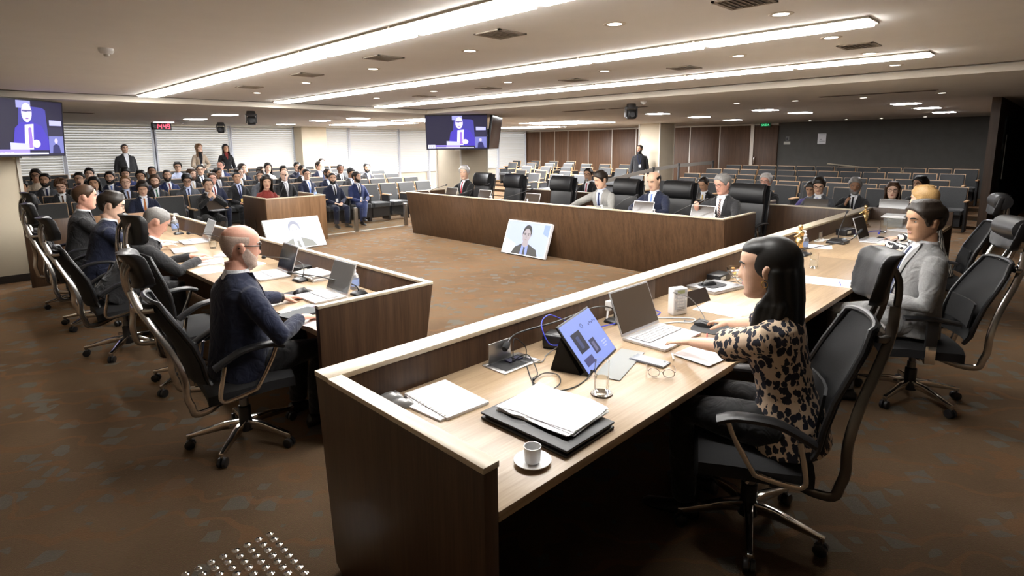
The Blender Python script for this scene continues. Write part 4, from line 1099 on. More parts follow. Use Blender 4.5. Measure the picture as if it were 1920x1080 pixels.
def person(label, loc, rz, fig, look, scale=1.0):
    """look: skin hair hairc beard glasses jacket shirt tie trousers badge"""
    g = look.get
    t = thing('person', label, 'person', loc, rz); t.scale = (scale, scale, scale)
    b = part('body', fig.body, skin(g('skin', 'light')), t)
    def P(n, me, m, par=t, M=None):
        return setm(link(n, me, par, M), m)
    jm = g('jacket', 'charcoal'); jm = cloth(jm) if isinstance(jm, str) else jm
    P(g('topname', 'jacket'), fig.jacket, jm)
    P(g('legname', 'trousers'), fig.trousers, cloth(g('trousers', g('jacket', 'charcoal') if isinstance(g('jacket', 'charcoal'), str) else 'black')))
    for i in (0, 1): P('shoe', fig.shoe(i), mat('shoe_black', (.012, .011, .01), .35))
    if g('shirt'):
        dp = g('depth', .16)
        P('shirt_front', fig.shirt(dp), cloth(g('shirt'))); P('shirt_collar', fig.collar(), cloth(g('shirt')))
        if g('tie'):
            tm = g('tie'); P('tie', fig.tie(dp-.01), cloth(tm) if isinstance(tm, str) else tm)
        if g('lapels', True):
            for sx in (-1, 1): P('lapel', fig.lapel(sx, dp), jm)
    if g('badge'):
        P('lanyard', fig.lanyard(), cloth(g('lanc', 'darkblue')))
        P('badge', fig.badge(), mat('badge_'+g('badge'), {'white': (.8, .8, .8), 'yellow': (.75, .5, .12)}[g('badge')], .5))
    M = fig.Mh
    hc = g('hairc', 'dark')
    if g('hair', 'short'):
        h = P('hair', hair_mesh(g('hair', 'short'), g('seed', 0), g('lump', 0.0)), hairm(hc), t, M)
        if g('long'): P('hair_length', longhair_mesh(*g('long')), hairm(hc), t, M)
    if g('beard'): P('beard', beard_mesh(g('beard')), hairm(g('beardc', hc)), t, M)
    for s in (-1, 1):
        e = P('eye', shared('eye', eye_mesh), mat('eye_white', (.75, .73, .70), .3), t, M @ Matrix.Translation((s*.032, -.0655, .012)))
        P('iris', shared('iris', iris_mesh), mat('iris_dark', (.02, .012, .008), .2), e)
        P('eyebrow', shared(('brow', s), lambda: brow_mesh(s)), hairm(g('browc', hc)), t, M)
    P('lips', shared('lips', lips_mesh), mat('lips_'+('f' if fig.fem else 'm'), (.42, .14, .12) if fig.fem else (.40, .19, .15), .4), t, M)
    if g('glasses'):
        gk = g('glasses'); P('glasses', shared(('gl', gk), lambda: glasses_mesh(.0030 if gk == 'thick' else .0018, gk != 'thick')), mat('glasses_frame_'+gk, (.012, .012, .012) if gk == 'thick' else (.05, .045, .04), .3, metal=0 if gk == 'thick' else .5), t, M)
    return t
# ============================================================ people in the room
def wl(loc, rz, p, sc=1.0):
    a = math.radians(-rz); d = Vector(p) - Vector(loc)
    return tuple(Vector((d.x*math.cos(a) - d.y*math.sin(a), d.x*math.sin(a) + d.y*math.cos(a), d.z))/sc)
def wd(rz, d):
    a = math.radians(-rz); return (d[0]*math.cos(a) - d[1]*math.sin(a), d[0]*math.sin(a) + d[1]*math.cos(a), d[2])
# ---- printed cloths
def leopard():
    m, nt, b = _new('leopard_print'); N = nt.nodes.new; L = nt.links.new
    tc = N('ShaderNodeTexCoord'); nz = N('ShaderNodeTexNoise'); nz.inputs['Scale'].default_value = 55; nz.inputs['Detail'].default_value = 2
    mp = N('ShaderNodeMapping'); mp.inputs['Scale'].default_value = (1, 1, .8); L(tc.outputs['Object'], mp.inputs['Vector'])
    mx = N('ShaderNodeMixRGB'); mx.inputs[0].default_value = .022; L(mp.outputs[0], nz.inputs['Vector']); L(mp.outputs[0], mx.inputs[1]); L(nz.outputs['Color'], mx.inputs[2])
    vo = N('ShaderNodeTexVoronoi'); vo.inputs['Scale'].default_value = 38; vo.inputs['Randomness'].default_value = .75; L(mx.outputs[0], vo.inputs['Vector'])
    r = N('ShaderNodeValToRGB'); r.color_ramp.interpolation = 'LINEAR'
    r.color_ramp.elements[0].position = .50; r.color_ramp.elements[0].color = (.008, .009, .02, 1)
    r.color_ramp.elements[1].position = .54; r.color_ramp.elements[1].color = (.62, .47, .33, 1)
    L(vo.outputs['Distance'], r.inputs[0]); L(r.outputs[0], b.inputs['Base Color']); b.inputs['Roughness'].default_value = .8
    return m
def striped(name, c1, c2, sc, rot=(0, 0, .9), dist=0):
    m, nt, b = _new(name); N = nt.nodes.new; L = nt.links.new
    tc = N('ShaderNodeTexCoord'); mp = N('ShaderNodeMapping'); mp.inputs['Rotation'].default_value = rot; L(tc.outputs['Object'], mp.inputs['Vector'])
    wv = N('ShaderNodeTexWave'); wv.inputs['Scale'].default_value = sc; wv.inputs['Distortion'].default_value = dist; L(mp.outputs[0], wv.inputs['Vector'])
    r = N('ShaderNodeValToRGB'); r.color_ramp.elements[0].position = .45; r.color_ramp.elements[1].position = .55
    r.color_ramp.elements[0].color = c1+(1,); r.color_ramp.elements[1].color = c2+(1,)
    L(wv.outputs['Fac'], r.inputs[0]); L(r.outputs[0], b.inputs['Base Color']); b.inputs['Roughness'].default_value = .8
    return m
# ---- foreground woman
rz = 186; loc = (2.49, .785, 0)
fw = Fig(seat=.485, lean=10, head=(8, 6, 0), female=True, voxel=.0052, hs=1.10, neck_fwd=.04, build=1.16, jv=.007, jlen=.12,
    aL=dict(w=wl(loc, rz, (2.585, 1.335, .752)), d=wd(rz, (-.05, 1, -.16)), n=(0, 0, 1), pole=wd(rz, (-.8, -.3, -.6)), th=1, curl=.22, short=1),
    aR=dict(w=wl(loc, rz, (3.02, 1.345, .75)), d=wd(rz, (.25, .9, -.12)), n=(0, 0, 1), pole=wd(rz, (.9, -.4, -.3)), th=-1, curl=.38, short=1))
p = person('woman in a black and beige leopard print blouse typing at the foreground desk', loc, rz, fw,
    dict(skin='light', hair=None, hairc='black', jacket=leopard(), trousers='black', topname='blouse', seed=3))
# long straight hair: one mass from crown to shoulder blades, a part of it drawn forward over the near shoulder
hm = MB(); Mi = fw.Mh
hm.ell((0, .028, .030), (.088, .106, .102), 24, 16); hm.ell((0, -.010, .078), (.073, .076, .048), 22, 12)
hm.ell((0, .045, -.02), (.082, .085, .10), 20, 12)
for k, (x0, y0, zz, w) in enumerate(((.062, .040, -.30, .034), (.042, .075, -.33, .038), (.012, .092, -.34, .040), (-.02, .092, -.34, .040), (-.048, .072, -.33, .036), (-.064, .035, -.30, .030))):
    pts = [(x0*.8, y0*.8, .05), (x0, y0, .0), (x0, y0*1.02, -.07), (x0*.97, y0*1.0, -.15), (x0*.92, y0*.95, -.23), (x0*.86, y0*.92, zz)]
    hm.tube(smoothpath(pts, 4), [w*.7]*4 + [w]*4 + [w]*4 + [w*.95]*4 + [w*.8]*4 + [w*.3], 12)
for k in range(4):
    y = .045 - .024*k
    pts = [(.060, .035, .03), (.074, .040 - .004*k, -.06), (.080, y+.012, -.13), (.088, y-.01, -.20), (.084, y-.028, -.27), (.070, y-.045, -.34 - .012*(k % 3))]
    hm.tube(smoothpath(pts, 4), [.014]*8 + [.020]*8 + [.015]*4 + [.004], 10)
setm(link('hair_length', fuse(hm, .0055, 5, 'hair_length'), p, Mi), hairm('black'))
em = MB().tube([(.085, .002, -.034 - .011 + .011*math.cos(a)) if False else (.086, .002 + .011*math.sin(a), -.046 + .013*math.cos(a)) for a in np.linspace(0, 2*PI, 13)], .0018, 6)
part('earring', em, mat('gold', (.8, .55, .2), .2, metal=1), p, M=Mi)
# ---- man in grey suit
rz = 208; loc = (4.53, .70, 0)
fg = Fig(seat=.50, lean=-4, head=(14, 6, 3), voxel=.007, hs=1.07, neck_fwd=.03, jv=.009, build=1.05, bulk=1.06,
    aL=dict(w=(.13, -.21, .73), pole=(.9, .5, -.3), d=(-.9, -.3, .1), n=(.1, -.6, .8), th=1, curl=.5),
    aR=dict(w=(-.08, -.25, .75), pole=(-.9, .4, -.3), d=(.85, -.25, .15), n=(-.1, -.7, .7), th=-1, curl=.5))
tg = person('man in a grey suit and blue tie leaning back at the right desk', loc, rz, fg,
    dict(skin='tan', hair='full', hairc='dark', jacket='midgrey', shirt='white', tie='darkblue', trousers='midgrey', seed=5))
# ---- fair haired woman behind him
rz = 188; loc = (6.80, .93, 0)
fb = Fig(seat=.46, lean=10, head=(-10, 5, 0), female=True, voxel=.009, hs=1.08, neck_fwd=.04,
    aR=dict(w=wl(loc, rz, (7.2, 1.32, .735)), d=wd(rz, (.1, 1, -.1)), n=(0, 0, 1), pole=wd(rz, (.8, -.3, -.5)), th=-1, curl=.4),
    aL=dict(w=wl(loc, rz, (6.62, 1.3, .735)), d=wd(rz, (.1, 1, -.1)), n=(0, 0, 1), pole=wd(rz, (-.8, -.3, -.5)), th=1, curl=.3))
person('fair haired woman with black and white striped sleeves half hidden behind the grey suited man', loc, rz, fb,
    dict(skin='fair', hair='woman', hairc='blond', long=(.26, .10, .012, 4), jacket=striped('zebra_stripe', (.015, .015, .02), (.75, .72, .66), 11, dist=5), trousers='black', topname='blouse'))
# ---- bald man at the left desk
rz = 92; loc = (1.13, 3.40, 0)
fl = Fig(seat=.45, lean=3, head=(-10, 8, 0), voxel=.0065, hs=1.06, neck_fwd=.035, jv=.009, build=1.06, bulk=1.08,
    aL=dict(w=wl(loc, rz, (1.565, 3.80, .735)), d=wd(rz, (.95, .15, -.14)), n=(0, 0, 1), pole=wd(rz, (-.2, .8, -.6)), th=1, curl=.3),
    aR=dict(w=wl(loc, rz, (1.44, 3.24, .735)), d=wd(rz, (.85, .35, -.12)), n=(0, -.15, 1), pole=wd(rz, (-.3, -.8, -.6)), th=-1, curl=.55))
pl = person('bald grey bearded man in black glasses and navy suit at the left desk', loc, rz, fl,
    dict(skin='ruddy', hair='ringthin', hairc='stubble', beard='stubble', beardc='stubble', browc='grey', glasses='thick', jacket='navy', shirt='white', tie='wine', trousers='black', seed=2))
w_, e_ = fl.sh[1][2], fl.sh[1][1]; ax = (w_-e_).normalized()
part('wristwatch', MB().tube([w_ - ax*.004 - ax*.012, w_ - ax*.004 + ax*.012], .034, 16), mat('watch_black', (.015, .015, .016), .3, metal=.4), pl)
# ---- the other three on the left
rz = 88; loc = (1.0, 5.80, 0)
f = Fig(seat=.46, lean=34, head=(0, 35, 0), voxel=.010, hs=1.06, bulk=1.1, aL=dict(w=(.12, -.62, .74), d=(-.3, -1, 0)), aR=dict(w=(-.12, -.62, .74), d=(.3, -1, 0)))
person('stooping man in a dark charcoal suit bent over the left desk', loc, rz, f, dict(skin='ruddy', hair='crop', hairc='grey', jacket='charcoal', shirt='white', tie='wine'))
loc = (1.05, 6.98, 0)
f = Fig(seat=.46, lean=16, head=(-8, 18, 0), voxel=.009, hs=1.12, aL=dict(w=(.16, -.55, .74), d=(-.2, -1, 0)), aR=dict(w=(-.16, -.55, .74), d=(.2, -1, 0)))
person('dark haired man with thin glasses in a navy suit reading at the left desk', loc, 86, f, dict(skin='fair', hair='full', hairc='dark', glasses='thin', jacket='navy', shirt='white', tie='darkblue'))
loc = (1.05, 8.05, 0)
f = Fig(seat=.47, lean=10, head=(-4, 6, 0), voxel=.009, hs=1.16, aL=dict(w=(.16, -.5, .74), d=(-.2, -1, 0)), aR=dict(w=(-.16, -.5, .74), d=(.2, -1, 0)))
person('brown haired ruddy man at the far end of the left desk', loc, 88, f, dict(skin='ruddy', hair='crop', hairc='brown', jacket='charcoal', shirt='white', tie='darkblue'))
# ---- bench members (facing -X)
STRT = striped('striped_tie', (.02, .025, .07), (.45, .30, .20), 14, (0, .7, 0))
def bench(label, y, look, lean=8, head=(0, 10, 0), aL=None, aR=None, x=7.74, hs=1.14, **k):
    f = Fig(seat=.46, lean=lean, head=head, voxel=.009, hs=hs, aL=aL or dict(w=(.17, -.46, .745), d=(-.35, -1, -.05), n=(0, 0, 1), pole=(.9, .4, -.4)), aR=aR or dict(w=(-.17, -.46, .745), d=(.35, -1, -.05), n=(0, 0, 1), pole=(-.9, .4, -.4)), **k)
    return person(label, (x, y, 0), -90, f, look)
bench('white haired man in black suit and red tie at the far end of the bench', 9.0, dict(skin='light', hair='full', hairc='white', jacket='black', shirt='white', tie='red'), 4, (28, 6, 0))
bench('man in a light grey suit reading papers at the central bench', 5.50, dict(skin='light', hair='full', hairc='dark', jacket='lightgrey', shirt='paleblue', tie='darkblue'), 15, (-18, 20, 0),
      aR=dict(w=(-.34, -.52, .745), d=(-.2, -1, 0), n=(0, 0, 1), pole=(-1, .3, -.3)), aL=dict(w=(.10, -.44, .76), d=(-.6, -.8, .2), n=(.5, 0, .8), pole=(.9, .4, -.4)))
pb = bench('bald man in a navy suit with lapel pins at the central bench', 4.56, dict(skin='light', hair='ring', hairc='dark', jacket='navy', shirt='white', tie='sky'), 8, (-6, 20, 0), build=1.05)
bench('grey haired man in glasses and striped tie at the right end of the bench', 3.48, dict(skin='ruddy', hair='short', hairc='grey', glasses='thin', jacket='charcoal', shirt='white', tie=STRT), 10, (-22, 16, 0), build=1.08,
      aR=dict(w=(-.17, -.50, .86), d=(.1, -.6, .8), n=(-.2, -.6, -.6), pole=(-.9, .2, -.6), curl=1.1), aL=dict(w=(.12, -.48, .745), d=(-.6, -.8, 0), n=(0, 0, 1), pole=(.9, .4, -.4)))
# ---- second bench
def rear(label, y, look, zt, lean=12, head=(0, 12, 0), aL=None, aR=None, fem=False, x=9.78, hs=1.12):
    f = Fig(seat=.46, lean=lean, head=head, voxel=.0105, hs=hs, female=fem, aL=aL or dict(w=(.15, -.46, .75), d=(-.3, -1, 0)), aR=aR or dict(w=(-.15, -.46, .75), d=(.3, -1, 0)))
    s = zt/(f.hc.z + .125*hs)
    return person(label, (x, y, 0), -90, f, look, s)
rear('man in dark glasses with grey goatee and red tie behind the light grey suit', 7.35, dict(skin='tan', hair='short', hairc='dark', beard='goatee', beardc='grey', glasses='thick', jacket='black', shirt='white', tie='red'), 1.26, 8, (15, 5, 0))
rear('man with a yellow tie looking down at the rear bench', 4.72, dict(skin='tan', hair='receding', hairc='dark', jacket='black', shirt='white', tie='yellow'), 1.17, 22, (0, 30, 0))
rear('white haired man in dark suit sitting behind the bench end', 3.70, dict(skin='ruddy', hair='full', hairc='white', glasses='thin', jacket='black', shirt='white', tie='black'), 1.25, 4, (0, 4, 0))
rear('man in glasses and dark grey suit with lavender tie writing at the rear bench', 2.86, dict(skin='light', hair='full', hairc='dark', glasses='thin', jacket='grey', shirt='white', tie='lavender'), 1.22, 14, (12, 22, 0))
rear('grey bearded man holding a phone to his chin', 2.45, dict(skin='brown', hair='full', hairc='grey', beard='full', beardc='grey', jacket='charcoal', shirt='white', tie='black'), 1.21, 4, (14, 10, 0),
     aR=dict(w=(-.06, -.30, .90), d=(.3, -.4, .85), n=(-.6, -.6, .2), pole=(-.8, 0, -.7), curl=.9), x=10.05)
rear('man in a purple blue jacket mostly hidden behind the lavender tie', 3.12, dict(skin='tan', hair='short', hairc='dark', jacket='purple', shirt='white'), 1.12, 20, (0, 25, 0), x=10.3)
rear('woman with long brown hair glasses and a teal patterned blouse', 1.90, dict(skin='fair', hair='woman', hairc='brown', long=(.32, .105, .014, 6), glasses='thin', jacket='black', shirt='teal', lapels=True, topname='blazer'), 1.18, 4, (10, 4, 0), fem=True)
rear('dark haired person behind the woman in the teal blouse', 1.72, dict(skin='brown', hair='woman', hairc='black', long=(.24, .1, .01, 8), jacket='black', topname='blazer'), 1.23, 0, (-30, 0, 0), fem=True, x=10.6)
# ---- standing
arms_down = dict(aL=dict(w=(.27, -.02, .80), pole=(.5, 1, 0), d=(0, -.15, -1), n=(1, 0, 0), curl=.4), aR=dict(w=(-.27, -.02, .80), pole=(-.5, 1, 0), d=(0, -.15, -1), n=(-1, 0, 0), curl=.4))
arms_front = dict(aL=dict(w=(.08, -.2, .95), pole=(.9, .4, -.4), d=(-.9, -.3, -.2), n=(0, -1, .2)), aR=dict(w=(-.08, -.2, .93), pole=(-.9, .4, -.4), d=(.9, -.3, -.2), n=(0, -1, .2)))
f = Fig(seated=False, head=(-4, -4, 0), voxel=.0105, hs=1.06, build=1.12, bulk=1.15, lean=0, **arms_down)
person('standing man in an open dark blazer and white shirt before the blinds', (3.62, 18.1, .275), 8, f, dict(skin='light', hair='crop', hairc='dark', jacket='charcoal', shirt='white', depth=.05, trousers='black'), .93)
f = Fig(seated=False, head=(25, -4, 0), voxel=.0105, hs=1.06, female=True, lean=0, **arms_front)
person('standing blonde woman in a beige jacket over a black top', (5.42, 18.05, .275), 0, f, dict(skin='fair', hair='woman', hairc='sandy', long=(.30, .09, .008, 3), jacket='beige', shirt='black', depth=.0, trousers='black', badge='white', topname='blazer'), .93)
f2 = Fig(seated=False, head=(-2, -8, 0), voxel=.0105, hs=1.06, female=True, lean=0, build=1.1, **arms_down)
person('standing woman with long black hair in a black jacket', (6.14, 18.05, .275), 0, f2, dict(skin='tan', hair='woman', hairc='black', long=(.22, .1, .006, 5), jacket='black', shirt='wine', depth=.3, trousers='black', lanc='darkblue', topname='blazer'), .92)
f = Fig(seated=False, head=(-30, 0, 0), voxel=.0105, hs=1.06, lean=0, build=1.05, **arms_down)
person('standing guard in a black suit with lanyard beside the far cream pillar', (15.75, 9.95, .0), -60, f, dict(skin='brown', hair='crop', hairc='black', beard='full', jacket='black', shirt='black', tie='black', badge='white'), 1.01)
# ---- seated public: a few shared poses
seatH = .40
def af(**k): return Fig(seat=seatH, voxel=.0115, hs=1.10, lean=k.pop('lean', -2), **k)
lap = dict(aL=dict(w=(.07, -.28, .56), d=(-.5, -.9, -.15), n=(0, 0, 1), pole=(.9, .4, -.4)), aR=dict(w=(-.07, -.27, .56), d=(.5, -.9, -.15), n=(0, 0, 1), pole=(-.9, .4, -.4)))
FA = {'c': af(head=(-14, 2, 0), **lap), 'l': af(head=(22, 2, 0), **lap), 'r': af(head=(-34, 0, 0), **lap), 'd': af(head=(-8, 24, 0), lean=6, **lap)}
FA['x'] = af(head=(20, -2, 0), legs='cross', **lap)
FA['h'] = af(head=(-10, 6, 6), lean=4, aL=lap['aL'], aR=dict(w=(-.02, -.20, 1.0), d=(.1, .25, .9), n=(0, -1, .2), pole=(-.6, -.3, -.8), curl=.8))
FA['p'] = af(head=(-6, 10, 0), lean=8, aL=dict(w=(.05, -.27, .90), d=(-.45, .1, .85), n=(.5, -.8, .2), pole=(.8, -.2, -.8), curl=.9), aR=dict(w=(-.05, -.27, .90), d=(.45, .1, .85), n=(-.5, -.8, .2), pole=(-.8, -.2, -.8), curl=.9))
FA['w'] = af(head=(-16, 6, 0), female=True, **lap)
ROWY = [11.8+1.1*i for i in range(6)]
AUD = [ # row, X, pose, label, look
 (0, 2.55, 'd', 'public man in navy suit with orange tie and lanyard in the front row', dict(skin='light', hair='full', hairc='dark', jacket='navy', shirt='white', tie='orange', badge='yellow', lanc='sky')),
 (0, 3.61, 'p', 'public man with hands clasped at his mouth and a laptop on his lap', dict(skin='light', hair='receding', hairc='dark', jacket='black', shirt='white', tie='sky')),
 (0, 6.20, 'c', 'bearded man in navy suit and black tie in the front row beside the lectern', dict(skin='light', hair='crop', hairc='black', beard='full', jacket='navy', shirt='white', tie='black', badge='white')),
 (0, 6.80, 'x', 'bearded man in bright blue suit with crossed legs in the front row', dict(skin='light', hair='full', hairc='dark', beard='full', jacket='blue', shirt='white', tie='charcoal', badge='white')),
 (1, 1.02, 'c', 'man in a grey suit cut off by the left pillar', dict(skin='tan', hair='short', hairc='black', jacket='grey', shirt='white', tie='silver')),
 (1, 1.55, 'd', 'man with curly brown hair and glasses looking down', dict(skin='fair', hair='full', hairc='chestnut', lump=.010, seed=4, glasses='thick', beard='goatee', jacket='charcoal', shirt='white', tie='brown')),
 (1, 2.04, 'c', 'young man with shoulder length dark wavy hair', dict(skin='tan', hair='full', hairc='black', long=(.14, .105, .012, 9), beard='goatee', jacket='blue', shirt='white')),
 (1, 2.53, 'c', 'pale man with short sandy hair glasses and brown tie', dict(skin='fair', hair='short', hairc='sandy', glasses='thin', jacket='black', shirt='paleblue', tie='brown')),
 (1, 3.02, 'c', 'bearded man in charcoal suit with a green tie', dict(skin='fair', hair='full', hairc='brown', beard='full', glasses='thin', jacket='charcoal', shirt='white', tie='green', badge='yellow')),
 (1, 3.57, 'd', 'man with glasses in a mid grey suit with navy tie looking down', dict(skin='light', hair='full', hairc='black', glasses='thick', jacket='grey', shirt='paleblue', tie='darkblue', badge='yellow')),
 (1, 4.07, 'c', 'ruddy older man with glasses and a rust red tie', dict(skin='ruddy', hair='short', hairc='brown', glasses='thin', jacket='navy', shirt='white', tie='wine', badge='white')),
 (1, 4.56, 'c', 'broad man in black suit with dark blue tie and badge', dict(skin='tan', hair='crop', hairc='black', jacket='black', shirt='paleblue', tie='darkblue', badge='yellow')),
 (1, 5.08, 'r', 'man in a mid grey suit turned sideways behind the lectern', dict(skin='light', hair='full', hairc='dark', jacket='grey', shirt='white', badge='white')),
 (1, 5.60, 'c', 'balding older man in a dark suit behind the lectern', dict(skin='fair', hair='ring', hairc='sandy', jacket='black', shirt='white', tie='silver')),
 (1, 6.13, 'c', 'man with glasses in navy suit and light blue tie', dict(skin='light', hair='short', hairc='black', glasses='thin', jacket='navy', shirt='white', tie='sky')),
 (1, 6.66, 'l', 'bearded man with shaved head in dark navy suit', dict(skin='tan', hair='crop', hairc='dark', beard='full', jacket='navy', shirt='paleblue')),
 (1, 7.24, 'd', 'man in dark suit with blue tie beside the crossed legs man', dict(skin='tan', hair='short', hairc='black', jacket='charcoal', shirt='paleblue', tie='darkblue')),
 (2, 1.46, 'c', 'bearded man in a blue grey suit near the left pillar', dict(skin='tan', hair='short', hairc='black', beard='full', jacket='grey', shirt='white', tie='darkblue')),
 (2, 1.99, 'c', 'man with glasses and goatee in black suit with yellow badge', dict(skin='light', hair='short', hairc='black', glasses='thin', beard='goatee', jacket='black', shirt='white', tie='darkblue', badge='yellow')),
 (2, 2.49, 'c', 'bearded man in navy suit with a light blue tie under the blazer man', dict(skin='light', hair='short', hairc='black', beard='full', jacket='navy', shirt='white', tie='sky', badge='yellow')),
 (2, 3.03, 'c', 'man with black curls glasses and goatee in navy suit', dict(skin='tan', hair='full', hairc='black', lump=.006, seed=9, glasses='thin', beard='goatee', jacket='navy', shirt='paleblue', tie='silver')),
 (2, 3.52, 'c', 'bearded man in a bright blue suit with a red tie', dict(skin='light', hair='crop', hairc='dark', beard='full', jacket='blue', shirt='white', tie='wine')),
 (2, 4.00, 'l', 'man with long brown hair and beard wearing a beige tie', dict(skin='fair', hair='full', hairc='brown', long=(.10, .10, .008, 12), beard='full', jacket='black', shirt='white', tie='cream')),
 (2, 4.54, 'l', 'brown skinned man with moustache in a dark suit', dict(skin='brown', hair='short', hairc='black', beard='goatee', jacket='charcoal', shirt='white', tie='silver', badge='white')),
 (2, 5.01, 'l', 'man with glasses just left of the lectern in dark suit', dict(skin='fair', hair='short', hairc='dark', glasses='thin', jacket='black', shirt='white', tie='cream')),
 (2, 5.52, 'l', 'man with glasses behind the grey suited sideways man', dict(skin='light', hair='short', hairc='dark', glasses='thin', jacket='charcoal', shirt='white')),
 (2, 6.07, 'c', 'black haired man with glasses behind the balding man', dict(skin='light', hair='full', hairc='black', glasses='thick', jacket='black', shirt='white', tie='black')),
 (2, 6.55, 'l', 'round faced man in black suit in the middle of the public', dict(skin='light', hair='short', hairc='dark', jacket='black', shirt='white')),
 (2, 7.60, 'c', 'dark skinned man in black suit with white shirt', dict(skin='dark', hair='crop', hairc='black', jacket='black', shirt='white', tie='black')),
 (2, 8.40, 'c', 'bearded man in charcoal suit at the right end of the public', dict(skin='light', hair='short', hairc='black', beard='full', jacket='charcoal', shirt='paleblue', badge='white')),
 (3, 1.44, 'w', 'woman with dark hair and glasses in a patterned olive top', dict(skin='tan', hair='woman', hairc='dark', long=(.10, .095, .0, 2), glasses='thick', jacket='cream', topname='blouse')),
 (3, 2.32, 'h', 'man resting his hand against his mouth near the left', dict(skin='fair', hair='short', hairc='black', jacket='charcoal', shirt='white')),
 (3, 2.97, 'd', 'black haired man in navy suit looking down below the blazer man', dict(skin='light', hair='full', hairc='black', jacket='blue', shirt='white')),
 (3, 3.50, 'c', 'dark skinned man with cropped hair in the back rows', dict(skin='brown', hair='crop', hairc='black', jacket='black', shirt='black')),
 (3, 4.52, 'c', 'young man with glasses in black suit below the blonde woman', dict(skin='light', hair='short', hairc='black', glasses='thin', jacket='black', shirt='white', tie='darkblue')),
 (3, 5.49, 'l', 'man in navy suit with grey tie near the third blind', dict(skin='light', hair='short', hairc='dark', jacket='navy', shirt='white', tie='silver')),
 (3, 6.14, 'w', 'dark haired woman with a white top among the public', dict(skin='fair', hair='woman', hairc='black', long=(.16, .098, .004, 7), jacket='white', topname='blouse')),
 (3, 6.90, 'h', 'man in navy suit leaning his cheek on his hand', dict(skin='light', hair='short', hairc='black', jacket='navy', shirt='white')),
 (3, 7.56, 'l', 'man with glasses in navy suit leaning to the right', dict(skin='light', hair='short', hairc='dark', glasses='thick', jacket='navy', shirt='white')),
 (4, 4.33, 'c', 'young man in a pale lavender shirt without jacket', dict(skin='light', hair='full', hairc='black', glasses='thin', jacket='paleblue', topname='shirt', trousers='charcoal')),
 (4, 5.35, 'r', 'man with glasses in blue suit below the woman in black', dict(skin='ruddy', hair='receding', hairc='dark', glasses='thin', jacket='blue', shirt='white', badge='white')),
 (4, 8.20, 'c', 'man in a grey suit in the back row by the window pier', dict(skin='light', hair='short', hairc='dark', jacket='grey', shirt='white')),
]
taken = {i: [] for i in range(6)}
for (r, X, pose, lab, look) in AUD:
    z = .055*r
    sc = .93
    person(lab, (X, ROWY[r]-.02, z), rnd.uniform(-5, 5), FA[pose], look, sc)
    taken[r].append(X)
# the woman inside the lectern
fwl = Fig(seat=.45, lean=6, head=(-12, 12, 0), female=True, voxel=.0105, hs=1.1)
person('woman with long dark curly hair inside the wooden lectern', (4.42, 11.05, 0), 0, fwl, dict(skin='light', hair='woman', hairc='dark', long=(.26, .115, .016, 11), jacket='wine', topname='blouse'), .93)
# seats of the left block
for r in range(6):
    z = .055*r; xs = list(taken[r])
    x = .75 + (.25 if r % 2 else 0)
    while x < (9.0 if r == 0 else 9.7):
        ok = all(abs(x-q) > .47 for q in xs)
        if r == 0 and 3.95 < x < 5.95: ok = False
        if ok: xs.append(x)
        x += .06 if not ok else .53
    for k, X in enumerate(sorted(xs)):
        occ = any(abs(X-q) < 1e-6 for q in taken[r])
        seat(X, ROWY[r], z, 0, '%s charcoal public seat, %s from left in left block row %s' % ('occupied' if occ else 'empty', ORD[k] if k < len(ORD) else 'nineteenth', ['one', 'two', 'three', 'four', 'five', 'six'][r]), 'left block of public seats')
# ============================================================ screens
def ellp(cx, cz, rx, rz, n=22, a0=0, a1=360): return [(cx+rx*math.cos(math.radians(a0+(a1-a0)*k/n)), cz+rz*math.sin(math.radians(a0+(a1-a0)*k/n))) for k in range(n)]
def poly(par, name, pts, m, w, h, lay):
    """flat print on a screen: pts in 0..1, z up; screen lies in local XZ facing -Y"""
    vs = [((x-.5)*w, -.0012*lay, (z-.5)*h) for x, z in pts]
    me = bpy.data.meshes.new(name); me.from_pydata(vs, [], [tuple(range(len(vs)))]); me.update()
    return setm(link(name, me, par), m)
E_ = lambda n, c, s=1.0: emat('screen_'+n, c, s)
def monitor(label, M, w, h, bezel=.012, depth=.05, bm=BLACKP, name='wall_screen', cat='screen'):
    t = thing(name, label, cat); t.matrix_world = M
    part('housing', MB().box((0, depth/2+.004, 0), (w+2*bezel, depth, h+2*bezel)), bm, t, .006)
    fr = MB(); b = bezel
    fr.bx(-w/2-b, w/2+b, -.004, .012, h/2, h/2+b); fr.bx(-w/2-b, w/2+b, -.004, .012, -h/2-b, -h/2); fr.bx(-w/2-b, -w/2, -.004, .012, -h/2, h/2); fr.bx(w/2, w/2+b, -.004, .012, -h/2, h/2)
    part('bezel', fr, bm, t)
    return t
def basis(center, right, tilt):
    """right: horizontal vector along the screen (viewer's right), tilt: degrees the top leans towards the viewer"""
    r = Vector(right).normalized(); n = Vector((0, 0, 1)).cross(r)      # n points away from the viewer (local +Y)
    M = Matrix((r, n, Vector((0, 0, 1)))).transposed().to_4x4()
    return Matrix.Translation(center) @ M @ Matrix.Rotation(math.radians(tilt), 4, 'X')
